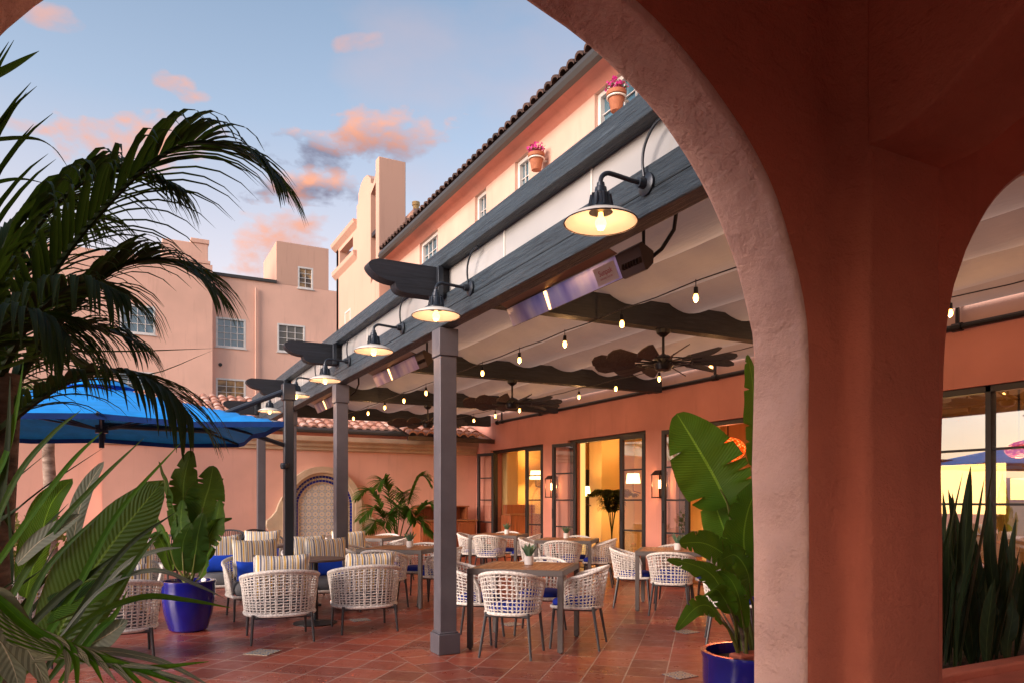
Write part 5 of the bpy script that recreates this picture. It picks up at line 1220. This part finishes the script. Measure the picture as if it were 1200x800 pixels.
# stray long blades of the same palm
for (pts, w) in (([(-25, 100, D-.3), (10, 82, D-.3), (46, 60, D-.3)], .02), ([(-30, 168, D-.2), (30, 163, D-.2), (60, 172, D-.2), (82, 200, D-.2)], .014), ([(-30, 222, D), (20, 211, D), (60, 217, D)], .014),
                 ([(-20, 440, D-.5), (60, 415, D-.5), (160, 412, D-.5), (252, 408, D-.5)], .012), ([(0, 410, D-.4), (90, 430, D-.4), (170, 440, D-.4), (250, 410, D-.35)], .011)):
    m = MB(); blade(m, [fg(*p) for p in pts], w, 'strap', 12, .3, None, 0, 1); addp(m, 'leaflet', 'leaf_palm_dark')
# bird-of-paradise clump at lower left
bp = thing('foreground_clump', 'lush clump of broad and sword-like leaves at the lower left corner', 'plant', WP(-1.75, 2.3)); D = 2.25
CAMV = wdir(0, 1); SIDE = wdir(1, 0)
def sidefor(a, b, tilt=0): # side vector lying roughly in the picture plane so the blade shows its face
    t_ = (b-a).normalized(); s = t_.cross(CAMV); s = s*math.cos(tilt)+CAMV*math.sin(tilt); return s.normalized()
def face(pts, w, mat, prof='banana', tilt=.3, name='leaf', par=bp, fold=.18, cup=.0, tatter=.0, nseg=18, nu=4, seed=1, wav=0, dd=0):
    P_ = [fg(*p) for p in pts]; m = MB(); blade(m, P_, w, prof, nseg, fold, sidefor(P_[0], P_[-1], tilt), cup, nu, tatter, seed, wav)
    addp(m, name, mat, par)
face([(55, 770, D), (95, 690, D), (140, 625, D), (192, 562, D)], .125, 'leaf_bird', tilt=.2, cup=.2, wav=.02)
face([(30, 700, D+.4), (45, 640, D+.4), (60, 590, D+.4), (85, 560, D+.45)], .10, 'leaf_banana', tilt=.5)
face([(85, 640, D+.1), (92, 600, D+.1), (104, 568, D+.1), (122, 540, D+.1)], .033, 'leaf_silver', tilt=.2)
face([(20, 660, D), (45, 635, D), (72, 617, D), (96, 602, D)], .034, 'leaf_silver', tilt=.4)
face([(100, 705, D-.1), (60, 715, D-.1), (120, 690, D-.1), (148, 672, D-.1)], .05, 'leaf_banana', tilt=.6)
face([(85, 770, D-.2), (105, 755, D-.2), (128, 742, D-.2), (150, 726, D-.2)], .045, 'leaf_silver', tilt=.3)
for i, (pts, w) in enumerate(((((-20, 760, D), (50, 640, D), (110, 570, D), (168, 513, D)), .021), (((20, 800, D-.1), (90, 690, D-.1), (140, 600, D-.1), (212, 518, D-.1)), .022), (((45, 800, D-.2), (105, 700, D-.2), (150, 640, D-.2), (205, 600, D-.2)), .02),
                            (((55, 800, D-.3), (120, 715, D-.3), (165, 650, D-.3), (190, 620, D-.3)), .019), (((-30, 700, D), (40, 600, D), (85, 540, D), (120, 505, D)), .02), (((-10, 780, D-.1), (70, 700, D-.1), (110, 670, D-.1), (150, 640, D-.1)), .02),
                            (((-20, 650, D), (20, 560, D), (60, 510, D), (95, 480, D)), .02), (((-30, 600, D+.1), (5, 540, D+.1), (20, 480, D+.1), (28, 420, D+.1)), .022), (((-25, 720, D+.1), (0, 600, D+.1), (10, 520, D+.1), (12, 440, D+.1)), .03),
                            (((0, 800, D-.1), (30, 720, D-.1), (60, 660, D-.1), (130, 590, D-.1)), .024), (((70, 800, D-.2), (110, 745, D-.2), (135, 720, D-.2), (150, 690, D-.2)), .02))):
    face(list(pts), w*.62, 'leaf_palm' if i % 3 == 0 else 'leaf_strap' if i % 3 == 1 else 'leaf_palm_dark', 'strap', .3, 'blade', fold=.3, nu=2)
for i, (pts, w, mt) in enumerate(((((60, 760, D-.3), (120, 690, D-.3), (180, 668, D-.3), (230, 685, D-.3), (262, 700, D-.3)), .0085, 'leaf_silver'), (((30, 790, D-.5), (100, 728, D-.5), (165, 700, D-.5), (220, 703, D-.5), (272, 712, D-.5)), .0105, 'leaf_strap'),
                                (((120, 690, D-.1), (150, 660, D-.1), (185, 645, D-.1), (212, 641, D-.1)), .012, 'leaf_silver'))):
    face(list(pts), w, mt, 'strap', .7, 'blade', fold=.3, nu=2)
D = 1.5
for i in range(14):
    a = i/13; ex = 60+200*a; ey = 800+10*math.sin(i)-(28 if i % 3 == 0 else 0)
    face([(-15, 690+i*4, D), (20+ex*.25, 735+i*2.5, D-.03), (40+ex*.5, 758+i*2, D-.05), (ex, ey+8, D-.08)], .0105, 'leaf_silver' if i % 2 else 'leaf_strap', 'strap', .5, 'blade', fold=.3, nu=2)
for (pts, w) in (([(-20, 690, D), (10, 725, D), (35, 765, D), (60, 810, D)], .035), ([(-20, 720, D), (0, 750, D), (15, 780, D), (25, 815, D)], .04), ([(60, 770, D+.1), (120, 762, D+.1), (190, 775, D+.1), (250, 805, D+.1)], .009), ([(30, 775, D), (90, 764, D), (140, 776, D), (195, 806, D)], .009)):
    face(pts, w, 'leaf_silver', 'strap', .4, 'blade', fold=.25, nu=3)
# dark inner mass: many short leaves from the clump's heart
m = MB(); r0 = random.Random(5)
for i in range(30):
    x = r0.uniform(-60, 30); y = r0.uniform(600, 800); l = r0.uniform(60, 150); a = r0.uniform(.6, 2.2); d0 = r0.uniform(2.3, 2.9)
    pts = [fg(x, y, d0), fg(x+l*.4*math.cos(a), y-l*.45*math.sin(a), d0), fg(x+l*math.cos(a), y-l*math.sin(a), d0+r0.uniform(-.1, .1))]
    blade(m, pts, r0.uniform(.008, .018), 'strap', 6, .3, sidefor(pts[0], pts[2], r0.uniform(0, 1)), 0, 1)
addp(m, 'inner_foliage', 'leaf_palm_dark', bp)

# ------------------------------------------------------------------ big-leaf plants in blue pots
def blue_pot(loc, r, h, lab, square=False):
    t = thing('blue_planter', lab, 'planter', loc, 0, 'glazed blue planters')
    m = MB(); m.lathe([(0, 0), (r*.62, 0), (r*.72, .02), (r*.9, h*.35), (r, h*.72), (r*1.0, h*.93), (r*1.03, h*.965), (r*1.03, h), (r*.93, h), (r*.92, h*.95), (r*.9, h*.88)], n=40); m.f = m.f[:-1]; m.build('pot', 'blue_glaze', t)
    m = MB(); m.lathe([(0, h*.9), (r*.5, h*.91), (r*.9, h*.89)], n=24); m.build('soil', 'soil', t); return t
W1 = WP(-3.42, 7.83); blue_pot(W1, .265, .53, 'cobalt blue glazed planter among the lounge chairs on the left')
pl = thing('potted_banana_plant', 'upright broad-leaved plant growing from the left blue planter', 'plant', W1+Vector((0, 0, .47)))
d = 7.83
L1 = [([(218, 672, d), (214, 600, d), (216, 560, d), (224, 527, d)], .17, .2, .1), ([(212, 680, d), (205, 620, d), (195, 570, d), (186, 540, d)], .13, .9, .3), ([(222, 678, d), (236, 600, d), (245, 570, d), (250, 545, d)], .20, .3, .5),
      ([(225, 680, d), (240, 640, d), (253, 610, d), (258, 585, d)], .16, .5, .8), ([(226, 685, d), (236, 640, d), (252, 612, d), (272, 606, d)], .09, 1.0, .9), ([(210, 685, d), (200, 640, d), (188, 615, d), (180, 600, d)], .11, .7, 1.2),
      ([(205, 690, d), (198, 650, d), (182, 625, d), (168, 630, d)], .10, 1.1, .9), ([(218, 684, d-.1), (214, 640, d-.1), (212, 610, d-.1), (214, 585, d-.1)], .14, .3, .5), ([(222, 690, d-.15), (228, 655, d-.15), (232, 625, d-.15), (238, 600, d-.15)], .13, .4, .2),
      ([(228, 690, d-.1), (240, 665, d-.1), (243, 650, d-.1), (250, 640, d-.12)], .12, .9, .4), ([(218, 690, d-.2), (213, 650, d-.2), (216, 630, d-.22), (224, 612, d-.22)], .10, .5, .3), ([(215, 690, d+.1), (230, 620, d+.15), (238, 580, d+.2), (262, 560, d+.2)], .12, .7, .6)]
for i, (pts, w, tl, cp) in enumerate(L1):
    P_ = [fg(*p) for p in pts]; st = P_[0]; m = MB(); cen = W1+Vector((rnd.uniform(-.05, .05), rnd.uniform(-.05, .05), .46))
    mid = P_[0].lerp(P_[1], .55); m.tube(catmull([cen, cen.lerp(mid, .5)+Vector((0, 0, .02)), mid, P_[1].lerp(P_[2], .2)], 10), [.013-.0007*k for k in range(11)], 6); addp(m, 'stem', 'stalk', pl)
    m = MB(); blade(m, [mid, P_[1].lerp(P_[2], .35), P_[2], P_[3]], w, 'banana', 54, .15, sidefor(P_[1], P_[3], tl*(1 if i % 2 else -1)), .35*cp, 4, .02, i, .05); addp(m, 'leaf', 'leaf_bird', pl)
W2 = WP(1.31, 4.2); W2 = Vector((3.10, 3.02, 0)); blue_pot(W2, .27, .54, 'cobalt blue glazed planter cut by the arch jamb at the lower right')
pr_ = thing('potted_bird_of_paradise', 'tall plant with huge paddle leaves in the right blue planter beside the arch', 'plant', W2+Vector((0, 0, .48)))
d = 4.13
L2 = [([(872, 770, d), (868, 680, d), (856, 610, d), (853, 592, d)], [(853, 592, d), (838, 560, d), (815, 520, d-.02), (793, 484, d-.04)], .200, .35, 1),
      ([(876, 770, d+.05), (882, 640, d+.1), (884, 560, d+.1), (882, 545, d+.1)], [(882, 545, d+.1), (884, 500, d+.1), (882, 450, d+.1), (876, 415, d+.1)], .085, 1.0, 2),
      ([(874, 770, d+.05), (872, 700, d+.05), (862, 660, d+.05), (858, 650, d+.05)], [(862, 668, d+.05), (850, 625, d+.05), (838, 590, d+.1), (832, 560, d+.12)], .115, .5, 3),
      ([(880, 770, d-.1), (884, 690, d-.1), (882, 655, d-.1), (880, 660, d-.1)], [(884, 672, d-.1), (872, 640, d-.12), (876, 600, d-.12), (892, 560, d-.1)], .135, .4, 4),
      ([(868, 770, d), (862, 730, d), (852, 700, d-.05), (845, 692, d-.08)], [(850, 700, d-.08), (836, 675, d-.12), (815, 662, d-.2), (782, 654, d-.3)], .082, .85, 5),
      ([(866, 770, d), (862, 710, d), (862, 680, d-.05), (858, 672, d-.05)], [(862, 668, d), (850, 650, d-.02), (825, 636, d-.1), (796, 636, d-.2)], .10, .9, 6),
      ([(864, 770, d-.1), (855, 740, d-.15), (850, 720, d-.2), (846, 715, d-.2)], [(858, 718, d-.2), (848, 700, d-.22), (838, 690, d-.25), (820, 700, d-.3)], .075, .8, 7),
      ([(866, 772, d-.1), (856, 745, d-.2), (845, 728, d-.25), (838, 722, d-.28)], [(846, 728, d-.2), (832, 710, d-.25), (815, 712, d-.33), (792, 738, d-.38)], .06, .9, 8),
      ([(878, 770, d), (876, 700, d), (872, 660, d), (868, 650, d)], [(876, 690, d), (868, 640, d+.1), (866, 600, d+.1), (858, 570, d+.2)], .10, .5, 9),
      ([(884, 770, d), (890, 700, d), (886, 660, d), (884, 650, d)], [(880, 700, d-.15), (876, 670, d-.2), (862, 650, d-.2), (846, 655, d-.25)], .08, .8, 10),
      ([(870, 770, d-.1), (868, 740, d-.15), (866, 720, d-.15), (862, 712, d-.15)], [(872, 735, d-.15), (866, 700, d-.2), (856, 678, d-.2), (842, 668, d-.2)], .05, .6, 11)]
for i, (stp, lf, w, tl, sd0) in enumerate(L2):
    cen = W2+Vector((rnd.uniform(-.07, .07), rnd.uniform(-.07, .07), .47)); S0 = [fg(*p) for p in stp]; Lf = [fg(*p) for p in lf]
    m = MB(); m.tube(catmull([cen, cen.lerp(Lf[0], .35)+Vector((0, 0, .03)), cen.lerp(Lf[0], .75)+Vector((.01, 0, .02)), Lf[0], Lf[0].lerp(Lf[1], .6)], 14), [.0125-.0006*k for k in range(15)], 7); addp(m, 'stem', 'stalk', pr_)
    m = MB(); blade(m, Lf, w, 'banana', 64, .10, sidefor(Lf[0], Lf[-1], tl*(1 if i % 2 == 0 else -.6)), .18, 5, .015, sd0, .03); addp(m, 'leaf', 'leaf_banana', pr_)
m = MB()
for k in range(10):
    a = rnd.uniform(0, 6.28); b = W2+Vector((.06*math.cos(a), .06*math.sin(a), .46)); m.tube([b, b+Vector((.06*math.cos(a), .06*math.sin(a), .18)), b+Vector((.14*math.cos(a), .14*math.sin(a), .30))], [.012, .009, .003], 5)
addp(m, 'dry_stub', 'bark', pr_)

# small palm by the niche
sp = thing('potted_kentia_palm', 'feathery green palm between the tiled niche and the wooden cabinet', 'palm', WP(-2.25, 14.6))
m = MB(); m.lathe([(.16, 0), (.2, .3), (.22, .32), (.2, .32), (.19, .28), (0, .28)], n=24); m.build('pot', 'blue_glaze', sp)
for k, (dx, dz, l) in enumerate(((-.75, 1.55, 1), (-.55, 1.15, 1), (.55, 1.85, 1), (.85, 1.25, 1), (.2, 1.5, 1), (-.3, 1.75, 1), (.6, .85, 1), (-.65, .8, 1), (0, 1.2, 1), (-.15, 1.0, 1), (.35, 1.1, 1))):
    yy = rnd.uniform(-.5, .3); b = Vector((rnd.uniform(-.05, .05), rnd.uniform(-.05, .05), .28)); e = Vector((dx*.9*C_, dx*-.9*S_, 0))+Vector((S_*yy, C_*yy, 0))+Vector((0, 0, dz))
    ct = [b, b.lerp(e, .4)+Vector((0, 0, .28)), b.lerp(e, .75)+Vector((0, 0, .28)), e, e+Vector((e.x*.28, e.y*.28, -.16))]
    m = frond(ct, 30, .42, .026, .22, seed=k+20, rr=.012, start=.3); m.build('frond', 'leaf_palm', sp, smooth=1)
# distant palm behind the umbrella
dp = thing('garden_palm', 'pale-trunked palm standing behind the umbrella at the left', 'palm', WP((58-600)/FP*13.5, 13.5))
m = MB(); m.tube([(0, 0, 0), (.03, 0, 1.2), (-.02, 0, 2.2), (0, 0, 2.9)], [.13, .11, .10, .09], 12); m.build('trunk', 'trunk_pale', dp)
for k in range(13):
    a = 2*PI*k/13+.3; l = rnd.uniform(1.5, 1.9); h = rnd.uniform(.1, .7); ct = [Vector((0, 0, 2.85)), Vector((math.cos(a)*l*.35, math.sin(a)*l*.35, 2.9+h)), Vector((math.cos(a)*l*.75, math.sin(a)*l*.75, 2.85+h)), Vector((math.cos(a)*l, math.sin(a)*l, 2.5+h*.6))]
    frond(ct, 26, .5, .018, .3, seed=k+50, rr=.018, start=.15).build('frond', 'leaf_palm', dp, smooth=1)
# low hedge plants against the garden wall at left
for k, (px, dd, lab) in enumerate(((48, 11.5, 'leafy green bush at the foot of the pale palm'), (8, 10.8, 'leafy green bush at the extreme left behind the chairs'))):
    c = WP((px-600)/FP*dd, dd); b = thing('green_bush', lab, 'bush', c, 0, 'bushes by the left wall'); m = MB(); r0 = random.Random(k)
    for i in range(420):
        v = Vector((r0.gauss(0, 1), r0.gauss(0, 1), r0.gauss(0, 1))).normalized(); v = Vector((v.x*.5, v.y*.5, v.z*.55+.65))*r0.uniform(.75, 1.05); nrm = Vector((r0.uniform(-1, 1), r0.uniform(-1, 1), r0.uniform(0, 1))).normalized(); t1 = nrm.orthogonal().normalized()*.06; t2 = nrm.cross(t1)*.45
        m.add([v-t1, v-t2, v+t1, v+t2], [(0, 1, 2, 3)])
    m.build('foliage', 'leaf_palm', b, smooth=0); m = MB(); m.tube([(0, 0, 0), (0, 0, .6)], .03, 6); m.build('stem', 'bark', b)

# ------------------------------------------------------------------ planter and snake plants in the second arch
pb = thing('arch_planter', 'low dark red masonry planter filling the foot of the second arch', 'planter', (0, 0, 0))
m = MB(); m.box(2.95, 6.2, 2.17, 2.27, 0, .54); m.box(2.95, 6.2, 2.95, 3.05, 0, .54); m.box(6.1, 6.2, 2.27, 2.95, 0, .54); m.box(2.95, 3.05, 2.27, 2.95, 0, .3); m.build('planter_wall', 'stucco_arcade_inside', pb, bevel=.012)
m = MB(); m.add([(3.05, 2.27, .48), (6.1, 2.27, .48), (6.1, 2.95, .48), (3.05, 2.95, .48)], [(0, 1, 2, 3)]); m.build('soil', 'soil', pb)
m = MB(); m.box(3.031, 5.69, 1.86, 2.18, .44, .50); m.build('sill', 'stucco_arcade_inside', pb, bevel=.01)
slab = ['tallest snake plant with sword leaves at the left of the second arch', 'snake plant in the middle of the arch planter', 'snake plant with wavy leaves near the right frame edge', 'short snake plant at the right edge of the arch planter', 'dense low snake plant at the front of the planter']
for k, (x, y, hh, n) in enumerate(((3.85, 2.5, 1.15, 13), (4.15, 2.6, 1.1, 12), (4.45, 2.45, .98, 11), (4.75, 2.6, .8, 10), (4.15, 2.4, .65, 14))):
    b = thing('snake_plant', slab[k], 'plant', (x, y, .48), 0, 'snake plants in the arch planter')
    for i in range(n):
        a = rnd.uniform(0, 6.28); r_ = rnd.uniform(.02, .16); h = hh*rnd.uniform(.55, 1); lean = rnd.uniform(.02, .2); c = Vector((r_*math.cos(a), r_*math.sin(a), 0)); dd = Vector((math.cos(a), math.sin(a), 0))
        m = MB(); blade(m, [c, c+dd*lean*.3+Vector((rnd.uniform(-.03, .03), 0, h*.35)), c+dd*lean*.7+Vector((rnd.uniform(-.03, .03), 0, h*.7)), c+dd*lean+Vector((0, 0, h))], .034, 'snake', 12, .35, Vector((-math.sin(a+rnd.uniform(-1, 1)), math.cos(a+rnd.uniform(-1, 1)), 0)), 0, 2)
        m.build('leaf', 'leaf_snake', b, smooth=1)
